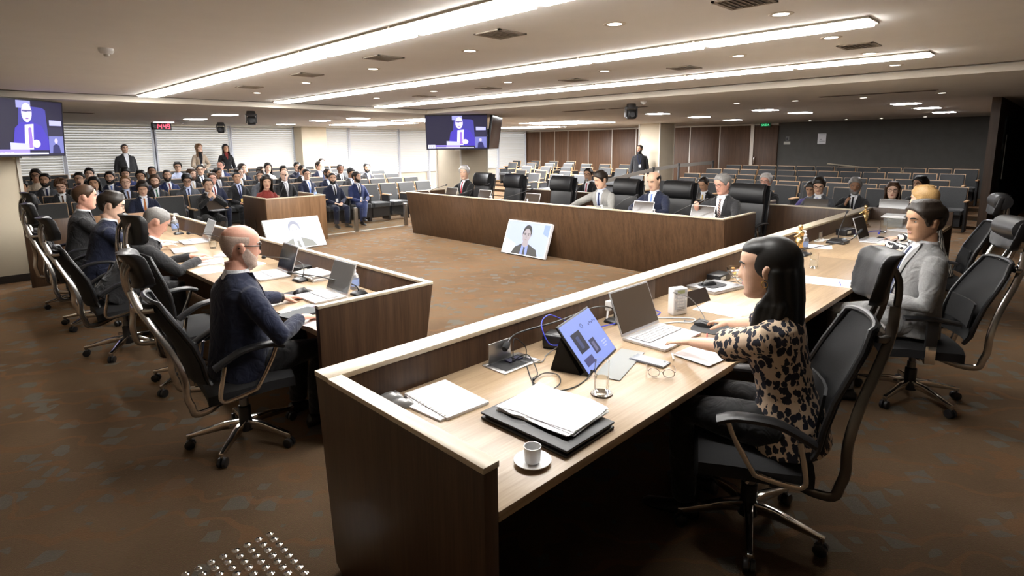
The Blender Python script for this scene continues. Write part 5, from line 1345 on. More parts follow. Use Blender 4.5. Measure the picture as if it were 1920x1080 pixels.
def broadcast(t, w, h, full=True, k=1.0):
    p = part('screen_panel', MB().bx(-w/2, w/2, 0, .003, -h/2, h/2), E_('night', (.012, .010, .035), 1.0), t)
    A = lambda n, pts, c, lay, s=1.0: poly(t, 'screen_picture', pts, emat('scr_%s' % n, c, s*k), w, h, lay)
    A('chairblue', [(.42, .30), (.46, .86), (.50, .90), (.74, .88), (.78, .84), (.80, .30)], (.05, .045, .30), 1)
    A('crest', [(.43, .86), (.43, .99), (.60, .99), (.60, .86)], (.30, .30, .62), 2)
    A('pane', [(.82, .56), (.82, .66), (.98, .65), (.98, .56)], (.45, .45, .95), 2)
    A('dark2', [(.80, .34), (.80, .52), (.99, .52), (.99, .34)], (.02, .018, .05), 2)
    A('suit', [(.36, .10), (.40, .50), (.47, .60), (.60, .62), (.72, .55), (.80, .30), (.82, .10)], (.055, .035, .42), 3)
    A('shirt', [(.50, .12), (.515, .56), (.62, .58), (.605, .12)], (.85, .85, 1.0), 4)
    A('tiem', [(.545, .14), (.553, .50), (.575, .52), (.59, .50), (.60, .14)], (.30, .16, .62), 5)
    A('face', ellp(.545, .78, .062, .175), (.70, .62, .95), 6)
    A('specs', [(.488, .80), (.49, .825), (.60, .83), (.602, .805), (.55, .80), (.545, .79)], (.10, .08, .25), 7)
    A('mouth', ellp(.545, .675, .020, .012, 12), (.25, .12, .40), 7)
    A('hand_pic', ellp(.64, .22, .05, .075, 14), (.72, .60, .90), 6)
    A('laptop_pic', [(.33, .10), (.33, .24), (.55, .22), (.55, .10)], (.55, .55, .98), 7)
    A('inset', [(.80, .04), (.80, .36), (.99, .36), (.99, .04)], (.16, .17, .45), 5)
    A('inset_body', [(.84, .04), (.85, .18), (.89, .22), (.93, .18), (.95, .04)], (.02, .02, .10), 6)
    A('inset_head', ellp(.89, .27, .022, .05, 14), (.55, .50, .75), 7)
    A('banner', [(.02, .025), (.02, .12), (.55, .115), (.55, .025)], (.33, .25, .85), 8)
    A('banner2', [(.16, .03), (.16, .06), (.78, .05), (.78, .025)], (.80, .80, 1.0), 9)
    if full:
        A('cap', [(.02, .022), (.02, .13), (.14, .13), (.14, .022)], (.80, .78, 1.0), 9)
        A('blk', [(.155, .06), (.155, .085), (.32, .083), (.32, .058)], (.05, .03, .25), 10)
        me = text_mesh('TCU', h*.10, 'CENTER', 'lettering', .0002)
        part('lettering', me, emat('scr_letter', (.12, .08, .4), .6), t, M=Matrix.Translation((-.42*w, -.0125, -.465*h)) @ Matrix.Rotation(PI/2, 4, 'X'))
    else:
        me = text_mesh('Min. BENJAMIN ZYMLER', h*.05, 'LEFT', 'lettering', .0002)
        part('lettering', me, emat('scr_letter2', (.9, .9, 1), 1), t, M=Matrix.Translation((-.44*w, -.0125, -.465*h)) @ Matrix.Rotation(PI/2, 4, 'X'))
w, h = 1.28, .70
M = basis((7.86, 9.44, 2.03), (.7, -.71, 0), 8)
t = monitor('wall screen showing a bald speaker on the central pillar', M, w, h)
broadcast(t, w, h, True, 1.1)
part('bracket', MB().box((0, .45, .1), (.12, .8, .12)), BLACKM, t)
part('badge_plate', MB().box((0, .0, -h/2-.02), (.10, .03, .018)), ALU, t)
M = basis((8.98, 9.42, 2.03), (.80, .60, 0), 8)
t = monitor('second dark wall screen seen edge-on beside the central one', M, w, h)
part('screen_panel', MB().bx(-w/2, w/2, 0, .003, -h/2, h/2), mat('dark_screen_glass', (.02, .02, .03), .08), t)
part('bracket', MB().box((0, .2, .0), (.12, .35, .12)), BLACKM, t)
M = basis((.86, 9.58, 2.02), (.74, .67, 0), 4)
w, h = 1.22, .70
t = monitor('wall screen showing a bald speaker hung on the left pillar', M, w, h)
broadcast(t, w, h, False, .9)
part('badge_plate', MB().box((0, .0, -h/2-.02), (.14, .03, .02)), ALU, t)
# floor monitors
def floor_monitor(label, M, w, h, bright):
    t = monitor(label, M, w, h, .014, .045, mat('monitor_white', (.75, .75, .76), .4), 'floor_screen')
    k = 'b' if bright else 'a'; s = 1.05 if bright else .95
    part('screen_panel', MB().bx(-w/2, w/2, 0, .003, -h/2, h/2), emat('fs_bg'+k, (.80, .82, 1.0) if bright else (.52, .58, .95), s), t)
    A = lambda n, pts, c, lay, st=1.0: poly(t, 'screen_picture', pts, emat('fs_%s%s' % (n, k), c, st), w, h, lay)
    A('wall', [(.02, .45), (.02, .02), (.30, .02), (.28, .30)], (.95, .95, 1.0), 1, s)
    A('corner', [(.86, .70), (.86, .97), (.98, .97), (.98, .62)], (.30, .40, .62) if not bright else (.6, .66, .95), 1, s)
    if bright: cs, cf, ch, ct = (.30, .30, .27), (.95, .92, .90), (.35, .36, .44), (.72, .76, .95)
    else: cs, cf, ch, ct = (.07, .065, .06), (.42, .36, .38), (.035, .032, .03), (.28, .34, .75)
    A('suit', [(.22, .0), (.28, .20), (.43, .33), (.60, .33), (.78, .20), (.84, .0)], cs, 2, 1.0)
    A('shirt', [(.43, .0), (.44, .34), (.50, .22), (.58, .34), (.60, .0)], ct, 3, 1.0)
    A('neckp', [(.44, .30), (.45, .42), (.57, .42), (.58, .30), (.51, .22)], cf, 4, 1.0)
    A('tie', [(.49, .0), (.495, .18), (.485, .23), (.535, .23), (.53, .18), (.55, .0)], cs, 5, 1.0)
    A('hairp', ellp(.505, .68, .105, .24), ch, 5, 1.0)
    A('ear', ellp(.505, .58, .105, .06), cf, 5.5, 1.0)
    A('facep', ellp(.505, .58, .088, .225), cf, 6, 1.0)
    A('brow', [(.44, .64), (.44, .66), (.49, .66), (.49, .645)], ch, 7, 1.0); A('brow', [(.52, .645), (.52, .66), (.57, .66), (.57, .64)], ch, 7, 1.0)
    A('eyep', ellp(.466, .61, .016, .012, 10), ch, 7, 1.0); A('eyep', ellp(.545, .61, .016, .012, 10), ch, 7, 1.0)
    A('mouthp', ellp(.505, .46, .026, .010, 10), (.30, .15, .15) if not bright else (.7, .5, .5), 7, 1.0)
    A('nosep', [(.495, .60), (.487, .52), (.505, .51), (.523, .52), (.512, .60)], tuple(v*.86 for v in cf), 7, 1.0)
    return t
# leaning against the bench
a = Vector((6.40, 6.64, .0)); b = Vector((6.40, 5.70, .0)); top = Vector((6.60, 6.17, .545))
mid = (a+b)/2; hh = .53; ln = math.degrees(math.atan2(.20, .52))
M = basis(((mid.x+top.x)/2+.02, mid.y, .28), (0, -1, 0), -ln)
floor_monitor('floor monitor with a dark haired man leaning on the central bench', M, .92, .53, False)
M = basis((4.32, 9.66, .265), (1, 0.0, 0), -30)
t = floor_monitor('bright floor monitor with a washed out portrait before the lectern', M, .98, .555, True)
part('rear_prop', MB().box((0, .16, -.02), (.3, .25, .05)), BLACKM, t)

# ============================================================ things on the desks
def put(name, label, cat, x, y, z=T, rz=0, group=None): return thing(name, label, cat, (x, y, z), rz, group)
SILV = mat('laptop_silver', (.66, .66, .68), .35, metal=.7); LAPD = mat('laptop_dark', (.03, .03, .033), .4)
def laptop(label, x, y, rz, w=.36, d=.25, ang=105, body=SILV, scr=None, z=T, closed=False):
    """local: user at -Y, hinge at +Y"""
    t = put('laptop', label, 'laptop', x, y, z, rz)
    part('base', MB().box((0, 0, .009), (w, d, .016)), body, t, .004)
    if closed: part('lid', MB().box((0, 0, .022), (w, d, .008)), body, t, .003); return t
    k = part('keyboard', MB().box((0, d*.14, .0185), (w*.86, d*.46, .002)), mat('key_bed', (.35, .35, .36), .5), t)
    km = MB().box((0, 0, 0), (w*.064, d*.075, .003)).mesh('key', .0008, 1)
    for r in range(5):
        for c in range(12): setm(link('key', km, k, Matrix.Translation((-w*.40+c*w*.0727, d*.32-r*d*.093, .0205))), mat('key_grey', (.55, .55, .57), .5))
    part('touchpad', MB().box((0, -d*.27, .0177), (w*.3, d*.3, .001)), mat('pad_grey', (.55, .55, .57), .3), t)
    R = Matrix.Translation((0, d/2, .018)) @ Matrix.Rotation(math.radians(90-ang), 4, 'X')
    l = part('lid', MB().box((0, .004, d*.48), (w, .007, d*.96)), body, t, .003, M=R)
    part('screen', MB().box((0, -.0005, d*.49), (w*.95, .003, d*.86)), scr or mat('screen_off', (.05, .038, .03), .12), l)
    return t
def sheetpaper(label, x, y, rz, w=.21, d=.297, n=1, th=.0012, z=T, m=PAPER, name='paper_sheet', jit=2, lines=0, cat='paper'):
    t = put(name, label, cat, x, y, z, rz)
    for i in range(n):
        part('sheet', MB().box((rnd.uniform(-.004, .004)*i, rnd.uniform(-.004, .004)*i, th*(i+.5)), (w, d, th), Matrix.Rotation(math.radians(rnd.uniform(-jit, jit))*(1 if i else 0), 3, 'Z')), m, t)
    for k in range(lines): part('print_line', MB().box((-.01, d*.36-k*.018, th*n+.0006), (w*.7*(.9 if k % 3 else .6), .004, .0004)), mat('print_pale', (.55, .55, .62), .8), t)
    return t
def mouse(label, x, y, rz, z=T, top=BLACKP):
    t = put('computer_mouse', label, 'mouse', x, y, z, rz)
    rs = []
    for yy, w, h_ in ((-.055, .012, .010), (-.048, .024, .020), (-.02, .031, .034), (.01, .030, .037), (.04, .027, .028), (.055, .016, .012)):
        rs.append([(w*math.cos(a), yy, (h_*max(math.sin(a), -.05)+.002)) for a in np.linspace(0, 2*PI, 14, endpoint=False)])
    part('shell', MB().rings(rs), top, t)
    part('wheel', MB().tube([(-.004, .025, .034), (.004, .025, .034)], .007, 10), mat('wheel_grey', (.2, .2, .2), .4), t)
    return t
def mousepad(label, x, y, rz, w=.2, d=.17):
    t = put('mouse_pad', label, 'mouse pad', x, y, T, rz)
    pts = [(w/2*math.copysign(abs(math.cos(a))**.55, math.cos(a)), d/2*math.copysign(abs(math.sin(a))**.55, math.sin(a))) for a in np.linspace(0, 2*PI, 28, endpoint=False)]
    part('mat', MB().prism(pts, 0, .003), mat('pad_black', (.03, .03, .032), .8), t); return t
def water_mat():
    m = mat('water', (.95, .98, 1), .01, trans=1); m.node_tree.nodes['Principled BSDF'].inputs['IOR'].default_value = 1.18; return m
def glass(label, x, y, r=.031, h=.125, fill=.5, coaster=True, z=T):
    t = put('water_glass', label, 'glass', x, y, z)
    z0 = .006 if coaster else 0
    if coaster: part('coaster', MB().lathe([(.046, 0), (.048, .003), (.046, .006), (.004, .006)], n=24), CHROME, t)
    part('tumbler', MB().lathe([(.002, z0+.001), (r*.92, z0+.001), (r, z0+.02), (r, z0+h), (r-.002, z0+h), (r-.0025, z0+.02), (r*.8, z0+.012), (.002, z0+.012)], n=28, cap=False), GLASS, t)
    part('water', MB().lathe([(r*.78, z0+.0125), (r-.003, z0+.022), (r-.003, z0+h*fill), (.001, z0+h*fill)], n=28), water_mat(), t)
    return t
def gel(label, x, y, z=T, s=1.0, group=None):
    t = put('gel_bottle', label, 'bottle', x, y, z, rnd.uniform(0, 360), group); t.scale = (s, s, s)
    part('bottle', MB().lathe([(.002, 0), (.032, 0), (.035, .008), (.035, .09), (.030, .112), (.014, .125), (.014, .132)], n=22), mat('gel_clear', (.80, .86, .95), .1, trans=.75), t)
    part('label', MB().lathe([(.0354, .025), (.0356, .027), (.0356, .075), (.0354, .077)], n=22, cap=False), mat('gel_label', (.35, .48, .85), .5), t)
    part('pump_collar', MB().lathe([(.016, .13), (.016, .148), (.007, .15), (.006, .172)], n=14), WHITE, t)
    part('pump_nozzle', MB().tube([(0, 0, .172), (0, 0, .180), (.03, 0, .180), (.042, 0, .172)], [.011, .011, .007, .005], 10), WHITE, t)
    return t
def cable(label, pts, m=CABLE, r=.0028, name='cable'):
    t = thing(name, label, 'cable', (0, 0, 0))
    part('cord', MB().tube(smoothpath(pts, 6), r, 6), m, t)
    for q in (pts[0], pts[-1]): part('plug', MB().ell(q, (r*2.2, r*2.2, r*2.2), 8, 6), m, t)
    return t
def gooseneck(label, base, pts, bw=.10, head=.013, hl=.045, bh=.03):
    t = thing('gooseneck_microphone', label, 'microphone', (0, 0, 0))
    b = Vector(base)
    part('base', MB().rings([[(b.x+sx*bw/2*k, b.y+sy*bw/2*k*.9, b.z+zz) for sx, sy in ((-1, -1), (1, -1), (1, 1), (-1, 1))] for zz, k in ((0, 1), (bh*.5, .95), (bh, .55))]), BLACKP, t, .003)
    P_ = smoothpath(pts, 6)
    part('neck', MB().tube(P_, .0045, 8), mat('neck_black', (.02, .02, .021), .35), t)
    d = (Vector(P_[-1])-Vector(P_[-3])).normalized(); e = Vector(P_[-1])
    part('head', MB().tube([e - d*.01, e, e + d*hl*.35, e + d*hl*.8, e + d*hl], [head*.5, head*.9, head, head*.95, head*.35], 12), mat('mic_foam', (.018, .018, .02), .9), t)
    return t
# ---- near desk
mouse('darker of two black computer mice with silver top by the near end panel', 1.235, 1.965, 250, top=mat('mouse_silver_top', (.35, .35, .35), .3, metal=.4))
mouse('black computer mouse with silver top beside the spiral notebook', 1.232, 1.885, 250, top=mat('mouse_silver_top', (.35, .35, .35), .3, metal=.4))
t = put('spiral_notebook', 'white spiral notebook near the end panel of the foreground desk', 'notebook', 1.405, 1.80, T, -3)
part('page_block', MB().box((0, 0, .006), (.215, .31, .012)), PAPER, t, .001)
part('lower_pad', MB().box((-.05, -.0, .004), (.2, .27, .0075), Matrix.Rotation(.12, 3, 'Z')), PAPER, t)
part('rule_line', MB().box((.045, -.02, .0125), (.0015, .2, .0006)), mat('rule_lilac', (.5, .5, .75), .8), t)
for k in range(12): part('spiral_ring', MB().tube([(-.107+.008*math.cos(a), -.14+k*.025, .008+.008*math.sin(a)) for a in np.linspace(0, 2*PI, 9)], .0011, 5), CHROME, t)
t = put('document_folder', 'thick black leather folder under a fan of papers', 'folder', 1.54, 1.355, T, 1)
part('lower_cover', MB().box((0, 0, .006), (.29, .43, .012)), LEATHER, t, .005)
part('pages', MB().box((.004, 0, .016), (.27, .41, .012)), mat('pages_grey', (.25, .24, .23), .8), t)
part('upper_cover', MB().box((0, 0, .026), (.292, .432, .010)), LEATHER, t, .005)
part('zip_pull', MB().box((.152, -.15, .016), (.02, .008, .004)), CHROME, t)
t = put('paper_stack', 'white printed papers fanned on the black folder', 'paper', 1.585, 1.365, T+.032, 3)
for i in range(7):
    rows = [[(x*.125+.004*i*rnd.uniform(-1, 1), y*.18, .004*i*.45+.001 + .010*abs(x)**3*(1 if x > 0 else .2)*(i/6) + .006*(max(0, -y))**3) for x in (-1, -.5, 0, .5, 1)] for y in (-1, -.5, 0, .5, 1)]
    part('sheet', MB().sheet(rows, .0012, (0, 0, 1)).xf(Matrix.Rotation(math.radians(rnd.uniform(-3.5, 3.5)), 4, 'Z')), PAPER, t)
for k in range(4): part('print_line', MB().box((-.095+k*.008, 0, .0265), (.003, .26*(.8 if k % 2 else 1), .0004)), mat('print_pale', (.55, .55, .62), .8), t)
t = put('coffee_cup', 'small white coffee cup standing on the saucer', 'cup', 1.30, 1.205, T+.008)
part('cup_body', MB().lathe([(.002, 0), (.024, 0), (.027, .006), (.029, .05), (.030, .056), (.0275, .056), (.0255, .012), (.002, .008)], n=26, cap=False), WHITE, t)
part('handle', MB().tube(arc((.035, 0, .034), .014, 110, -110, 8, 'xz'), .0038, 8), WHITE, t, M=Matrix.Rotation(math.radians(35), 4, 'Z'))
part('coffee', MB().lathe([(.0258, .016), (.001, .016)], n=20), mat('coffee', (.03, .012, .005), .1), t)
t = put('saucer', 'white saucer near the front edge of the foreground desk', 'saucer', 1.30, 1.205)
part('dish', MB().lathe([(.002, .001), (.032, .001), (.04, .004), (.064, .014), (.064, .017), (.04, .0075), (.03, .006), (.002, .006)], n=30, cap=False), WHITE, t)
glass('tall water glass on a steel coaster beside the tablet', 1.905, 1.36, .031, .145, .48)
# tablet on its kickstand
t = put('tablet', 'tablet with a blue video call screen propped on its kickstand', 'tablet', 2.205, 1.56, T, 16)
R = Matrix.Rotation(math.radians(-38), 4, 'X')
w, h = .40, .27
sl = part('slab', MB().box((0, .006, h/2+.004), (w, .011, h)), BLACKP, t, .004, M=R)
sc = part('screen', MB().box((0, -.0005, h/2+.004), (w*.955, .002, h*.93)), emat('tablet_blue', (.20, .26, .62), 1.0), sl)
def tpoly(x0, x1, z0, z1, c, n): part('screen_tile', MB().box((w*((x0+x1)/2-.5), -.002, .004+h*(z0+z1)/2), (w*(x1-x0), .0006, h*(z1-z0))), emat('tab_'+n, c, .8), sc)
tpoly(.14, .40, .36, .74, (.01, .01, .03), 'dark'); tpoly(.46, .62, .20, .48, (.03, .03, .08), 'dark2'); tpoly(.10, .34, .12, .26, (.05, .05, .16), 'mid'); tpoly(.22, .30, .42, .66, (.10, .12, .26), 'person'); tpoly(.50, .57, .24, .42, (.18, .17, .30), 'person2')
part('status_ring', MB().tube([(w*.02+.012*math.cos(a), -.002, h*.78+.012*math.sin(a)) for a in np.linspace(0, 2*PI, 13)], .0012, 5), emat('tab_dark', (.01, .01, .03), .8), sc)
for k in range(5): tpoly(.70+.05*k, .73+.05*k, .70+.02*(k % 2), .73+.02*(k % 2), (.08, .1, .3), 'dot')
for k in range(3): tpoly(.74, .90-.03*k, .30-.05*k, .325-.05*k, (.45, .5, .8), 'txt')
part('kickstand', MB().add([(-w/2, .045, .0), (w/2, .045, .0), (w/2, .15, .16), (-w/2, .15, .16), (-w/2, .20, .0), (w/2, .20, .0)], [(0, 1, 2, 3), (3, 2, 5, 4), (0, 4, 5, 1), (0, 3, 4), (1, 5, 2)]), BLACKM, t)
part('keyboard_cover', MB().box((.02, -.075, .003), (.40, .125, .005)), mat('cover_grey', (.28, .29, .28), .6), t, .002)
t = put('docking_station', 'small black cube shaped dock with blue plugs behind the tablet', 'dock', 2.215, 1.885, T, 20)
part('case', MB().box((0, 0, .042), (.115, .115, .075)), BLACKP, t, .018, seg=3)
part('base_ring', MB().box((0, 0, .004), (.10, .10, .008)), BLACKM, t)
for k in (-1, 1): part('blue_plug', MB().box((k*.022-.03, -.06, .03), (.016, .014, .008)), emat('plug_blue', (.05, .08, .6), .6), t)
# flip-up socket box
t = put('socket_box', 'silver flip up socket box set into the foreground desk', 'socket box', 1.885, 1.885, T, 0)
fr = MB(); fr.bx(-.125, .125, -.08, -.06, 0, .006); fr.bx(-.125, .125, .06, .08, 0, .006); fr.bx(-.125, -.10, -.06, .06, 0, .006); fr.bx(.10, .125, -.06, .06, 0, .006)
part('frame', fr, ALU, t, .001)
part('well', MB().bx(-.10, .10, -.06, .06, .0005, .003), BLACKM, t)
part('lid', MB().box((-.02, .064, .055), (.15, .006, .10)), ALU, t, .001)
for k in range(2): part('socket', MB().box((.01+k*.05, .02, .006), (.04, .04, .008)), mat('socket_navy', (.02, .02, .05), .5), t)
c = lambda L, z=T+.004: [(x, y, z) for x, y in L]
cable('long looping black tablet cable on the foreground desk', [(1.90, 1.89, T+.02), (1.95, 1.93, T+.10), (2.0, 1.9, T+.05)] + c([(1.96, 1.86), (1.874, 1.765), (1.775, 1.629), (1.785, 1.522), (1.867, 1.484), (1.981, 1.498)]) + [(2.04, 1.515, T+.02)])
cable('black cable coiled in a ring before the tablet', c([(1.80, 1.66), (1.888, 1.676), (1.917, 1.618), (1.852, 1.548), (1.764, 1.535), (1.745, 1.603), (1.80, 1.668), (1.87, 1.70)], T+.009) + [(1.93, 1.82, T+.05), (1.88, 1.87, T+.02)])
cable('thin grey cable from the socket box to the cube dock', c([(1.93, 1.86), (1.98, 1.79), (2.03, 1.80), (2.08, 1.83)]) + [(2.17, 1.825, T+.03)], mat('cable_grey', (.2, .2, .21), .5))
cable('bright blue network cable arching over the cube dock', [(2.19, 1.825, T+.03), (2.10, 1.83, T+.06), (2.12, 1.90, T+.14), (2.22, 1.94, T+.16), (2.32, 1.95, T+.12), (2.5, 1.9, T+.03), (2.75, 1.86, T+.01)], mat('cable_blue', (.03, .05, .55), .4), .0034)
gooseneck('black gooseneck microphone stretched low along the front ledge', (2.78, 1.90, T), [(2.78, 1.90, T+.03), (2.76, 1.91, T+.09), (2.60, 1.92, T+.125), (2.28, 1.925, T+.115), (1.99, 1.945, T+.115), (1.90, 1.93, T+.085)], head=.017)
# laptop of the woman
laptop('open silver laptop under the left hand of the leopard print woman', 2.725, 1.545, -1, .38, .265, 112, SILV, mat('screen_brown', (.10, .075, .055), .08))  # brown reflection of the room painted into the screen colour
mousepad('dark rounded mouse pad under the right hand of the leopard print woman', 3.07, 1.43, 10, .23, .2)
mouse('black mouse held by the leopard print woman', 3.075, 1.475, 5, T+.003)
t = put('mobile_phone', 'grey mobile phone lying beside the eyeglasses', 'phone', 2.365, 1.405, T, 4)
part('case', MB().box((0, 0, .006), (.082, .185, .011)), mat('phone_grey', (.25, .26, .28), .3, metal=.5), t, .004)
part('screen', MB().box((0, 0, .0122), (.074, .172, .001)), mat('phone_glass', (.30, .32, .35), .1), t)
part('lens', MB().lathe([(.007, .0125), (.006, .0135)], (.02, -.07, 0), 12), BLACKP, t)
t = put('eyeglasses', 'folded open thin framed eyeglasses on the foreground desk', 'eyeglasses', 2.235, 1.265, T, -58)
GF = mat('spec_frame', (.32, .25, .22), .3, metal=.5)
for s in (-1, 1):
    part('rim', MB().tube([(s*.033+.026*math.cos(a), 0, .023+.02*math.sin(a)) for a in np.linspace(0, 2*PI, 17)], .0016, 6), GF, t)
    part('lens', MB().tube([(s*.033, -.0006, .023), (s*.033, .0006, .023)], [(.019, .025)]*2, 18, up=(0, 0, 1)), mat('spec_lens', (.95, .97, .97), .02, trans=1), t)
    part('temple', MB().tube(smoothpath([(s*.062, 0, .030), (s*.066, .06, .024), (s*.062, .12, .014), (s*.055, .145, .003)], 4), .0018, 6), GF, t)
part('bridge', MB().tube([(-.008, 0, .026), (0, -.003, .03), (.008, 0, .026)], .0016, 6), GF, t)
sheetpaper('stack of white papers under the left forearm of the leopard print woman', 2.70, 1.25, 84, .20, .36, 5, .0018)
t = put('red_pencil', 'red pencil beside the silver laptop', 'pencil', 2.90, 1.37, T, 25)
part('shaft', MB().tube([(-.06, 0, .0045), (.05, 0, .0045)], .004, 6), mat('pencil_red', (.5, .03, .03), .4), t); part('tip', MB().tube([(.05, 0, .0045), (.066, 0, .0045)], [.004, .0006], 6), TANW, t)
t = put('white_eraser_pen', 'short pale pen in front of the silver laptop', 'pen', 2.50, 1.355, T, 35)
part('barrel', MB().tube([(-.05, 0, .006), (.03, 0, .006)], .0055, 8), mat('pen_cream', (.75, .68, .55), .5), t); part('nib', MB().tube([(.03, 0, .006), (.05, 0, .006)], [.0055, .001], 8), WHITE, t)
# white keypad timer
t = put('keypad_timer', 'white upright keypad timer box with display', 'timer', 3.20, 1.715, T, -24)
part('case', MB().box((0, 0, .085), (.105, .06, .17)), WHITE, t, .006)
part('front_plate', MB().box((0, -.0305, .10), (.088, .002, .13)), mat('timer_plate', (.60, .63, .68), .4), t)
part('display', MB().box((0, -.032, .148), (.055, .002, .022)), mat('lcd_green', (.38, .42, .22), .3), t)
for r in range(4):
    for q in range(3): part('key', MB().box(((q-1)*.019, -.0325, .115-r*.019), (.014, .004, .013)), mat('timer_key', (.80, .80, .82), .4), t, .001)
for s in (-1, 1): part('round_button', MB().tube([(s*.037, -.031, .10), (s*.037, -.035, .10)], .009, 12), mat('timer_key', (.80, .80, .82), .4), t)
for k in range(3): part('print_line', MB().box((0, -.0315, .048-k*.01), (.06, .001, .003)), mat('print_grey', (.25, .25, .26), .8), t)
cable('grey curly cable hanging from the keypad timer', [(3.155, 1.70, T+.14), (3.10, 1.69, T+.16), (3.18, 1.62, T+.12), (3.22, 1.56, T+.03)] + c([(3.16, 1.52), (3.08, 1.60)]), mat('cable_grey', (.2, .2, .21), .5))
cable('white power cable between the laptop and the keypad timer', c([(2.93, 1.67), (3.02, 1.63), (3.08, 1.56), (3.16, 1.585), (3.05, 1.72), (2.98, 1.78)]) , mat('cable_white', (.75, .75, .75), .5), .004)
cable('blue plug lead behind the laptop screen', [(2.98, 1.86, T+.004), (3.06, 1.84, T+.03), (3.14, 1.80, T+.004), (3.05, 1.78, T+.004)], mat('cable_blue', (.03, .05, .55), .4), .0034)
t = put('white_charger', 'small white charger plugged at the riser behind the laptop', 'charger', 2.80, 1.955, T)
part('block', MB().box((0, 0, .09), (.045, .03, .06)), WHITE, t, .004); part('stalk', MB().tube([(-.02, -.005, .06), (-.05, -.02, .0)], .006, 8), WHITE, t)
t = put('name_plate', 'dark brown tent shaped name plate beside the keypad timer', 'name plate', 3.50, 1.765, T, -8)
part('front_face', MB().add([(-.14, -.045, 0), (.14, -.045, 0), (.14, 0, .085), (-.14, 0, .085), (.14, .006, .085), (-.14, .006, .085), (.14, -.037, 0), (-.14, -.037, 0)], [(0, 1, 2, 3), (3, 2, 4, 5), (5, 4, 6, 7), (7, 6, 1, 0), (0, 3, 5, 7), (1, 6, 4, 2)]), mat('plate_brown', (.03, .02, .015), .35), t)
part('rear_face', MB().add([(-.14, .05, 0), (.14, .05, 0), (.14, .006, .085), (-.14, .006, .085), (.14, 0, .082), (-.14, 0, .082), (.14, .042, 0), (-.14, .042, 0)], [(0, 3, 2, 1), (3, 5, 4, 2), (5, 7, 6, 4), (7, 0, 1, 6), (0, 7, 5, 3), (1, 2, 4, 6)]), mat('plate_brown', (.03, .02, .015), .35), t)
sheetpaper('single white sheet in front of the dark name plate', 3.48, 1.545, 3, .25, .29, 2, .0008)
t = laptop('closed grey laptop with a mouse on top near the candy bowl', 3.97, 1.83, -12, .34, .25, closed=True)
mousepad('black mouse pad on the closed grey laptop', 3.95, 1.845, -10, .2, .16).location.z = T+.027
mouse('black mouse resting on the closed grey laptop', 3.93, 1.86, 60, T+.030)
t = put('candy_bowl', 'stemmed glass bowl filled with wrapped candies', 'bowl', 4.12, 1.73)
part('glass_bowl', MB().lathe([(.04, 0), (.042, .004), (.008, .010), (.007, .06), (.03, .072), (.07, .105), (.082, .145), (.079, .145), (.067, .108), (.028, .078), (.002, .074)], n=28, cap=False), GLASS, t)
cc = [(.75, .75, .78), (.1, .15, .6), (.6, .3, .08), (.55, .05, .05), (.65, .5, .15)]
for k in range(26):
    a, rr = rnd.uniform(0, 6.28), rnd.uniform(0, .055); q = rnd.randrange(5)
    part('candy', MB().ell((rr*math.cos(a), rr*math.sin(a), .098+rnd.uniform(0, .03)+rr*.15), (.014, .009, .008), 8, 5, Matrix.Rotation(rnd.uniform(0, 3), 3, 'Z')), mat('candy_%d' % q, cc[q], .3), t)
def darkbox(label, x, y, rz, w=.15, d=.11, h_=.06):
    t = put('cable_hub', label, 'hub', x, y, T, rz)
    part('case', MB().box((0, 0, h_/2), (w, d, h_)), BLACKP, t, .006); part('label_sticker', MB().box((-w*.2, -d/2-.0005, h_*.55), (w*.4, .001, h_*.4)), mat('sticker', (.7, .68, .6), .6), t)
darkbox('low black connection box behind the candy bowl', 4.24, 1.93, 0, .2, .11, .055)
cable('tangle of pale cable in front of the black connection box', c([(4.15, 1.90), (4.2, 1.84), (4.28, 1.80), (4.24, 1.75), (4.33, 1.78), (4.40, 1.85), (4.34, 1.9)]), mat('cable_grey', (.2, .2, .21), .5), .004)
t = sheetpaper('open dark binder edge showing behind the leopard print woman', 4.85, 1.66, 10, .2, .28, 3, .006, m=mat('binder_blue', (.05, .06, .14), .5), name='binder', cat='binder')
glass('water glass before the grey suited man', 5.20, 1.535, .033, .135, .55, False)
sheetpaper('printed white page with blue pen before the grey suited man', 4.74, 1.31, 12, .27, .34, 2, .001, lines=9)
t = put('blue_pen', 'blue pen lying on the printed white page', 'pen', 4.72, 1.20, T+.002, 20)
part('barrel', MB().tube([(-.06, 0, .005), (.05, 0, .005)], .0045, 8), mat('pen_blue', (.03, .05, .5), .3), t); part('tip', MB().tube([(.05, 0, .005), (.065, 0, .005)], [.004, .001], 8), CHROME, t)
# gilt statuettes
GOLD = mat('gilt', (.80, .55, .24), .25, metal=.9)
def statuette(label, x, y, rz, s):
    t = put('gilt_statuette', label, 'statuette', x, y, T, rz); t.scale = (s, s, s)
    part('plinth', MB().lathe([(.06, 0), (.06, .012), (.045, .02), (.04, .035)], n=18), mat('plinth_dark', (.10, .06, .03), .4), t)
    f_ = MB(); f_.tube(smoothpath([(0, 0, .03), (.01, -.01, .07), (.0, 0, .11), (-.005, 0, .15), (0, 0, .185), (0, 0, .20)], 4), [.035]*4+[.036]*4+[.028]*4+[.032]*4+[.014]*4+[.012], 14)
    f_.ell((0, 0, .218), (.019, .021, .024)); f_.tube(smoothpath([(.028, 0, .175), (.05, -.02, .15), (.035, -.05, .13)], 3), .009, 8); f_.tube(smoothpath([(-.028, 0, .175), (-.055, 0, .16), (-.045, -.05, .16)], 3), .009, 8)
    f_.tube([(.0, -.03, .06), (.03, -.06, .05), (.05, -.06, .03)], [.022, .018, .014], 10); f_.tube([(-.01, -.03, .06), (-.04, -.05, .055), (-.055, -.04, .03)], [.022, .018, .014], 10)
    part('figure', fuse(f_, .0045, 2, 'figure'), GOLD, t); return t
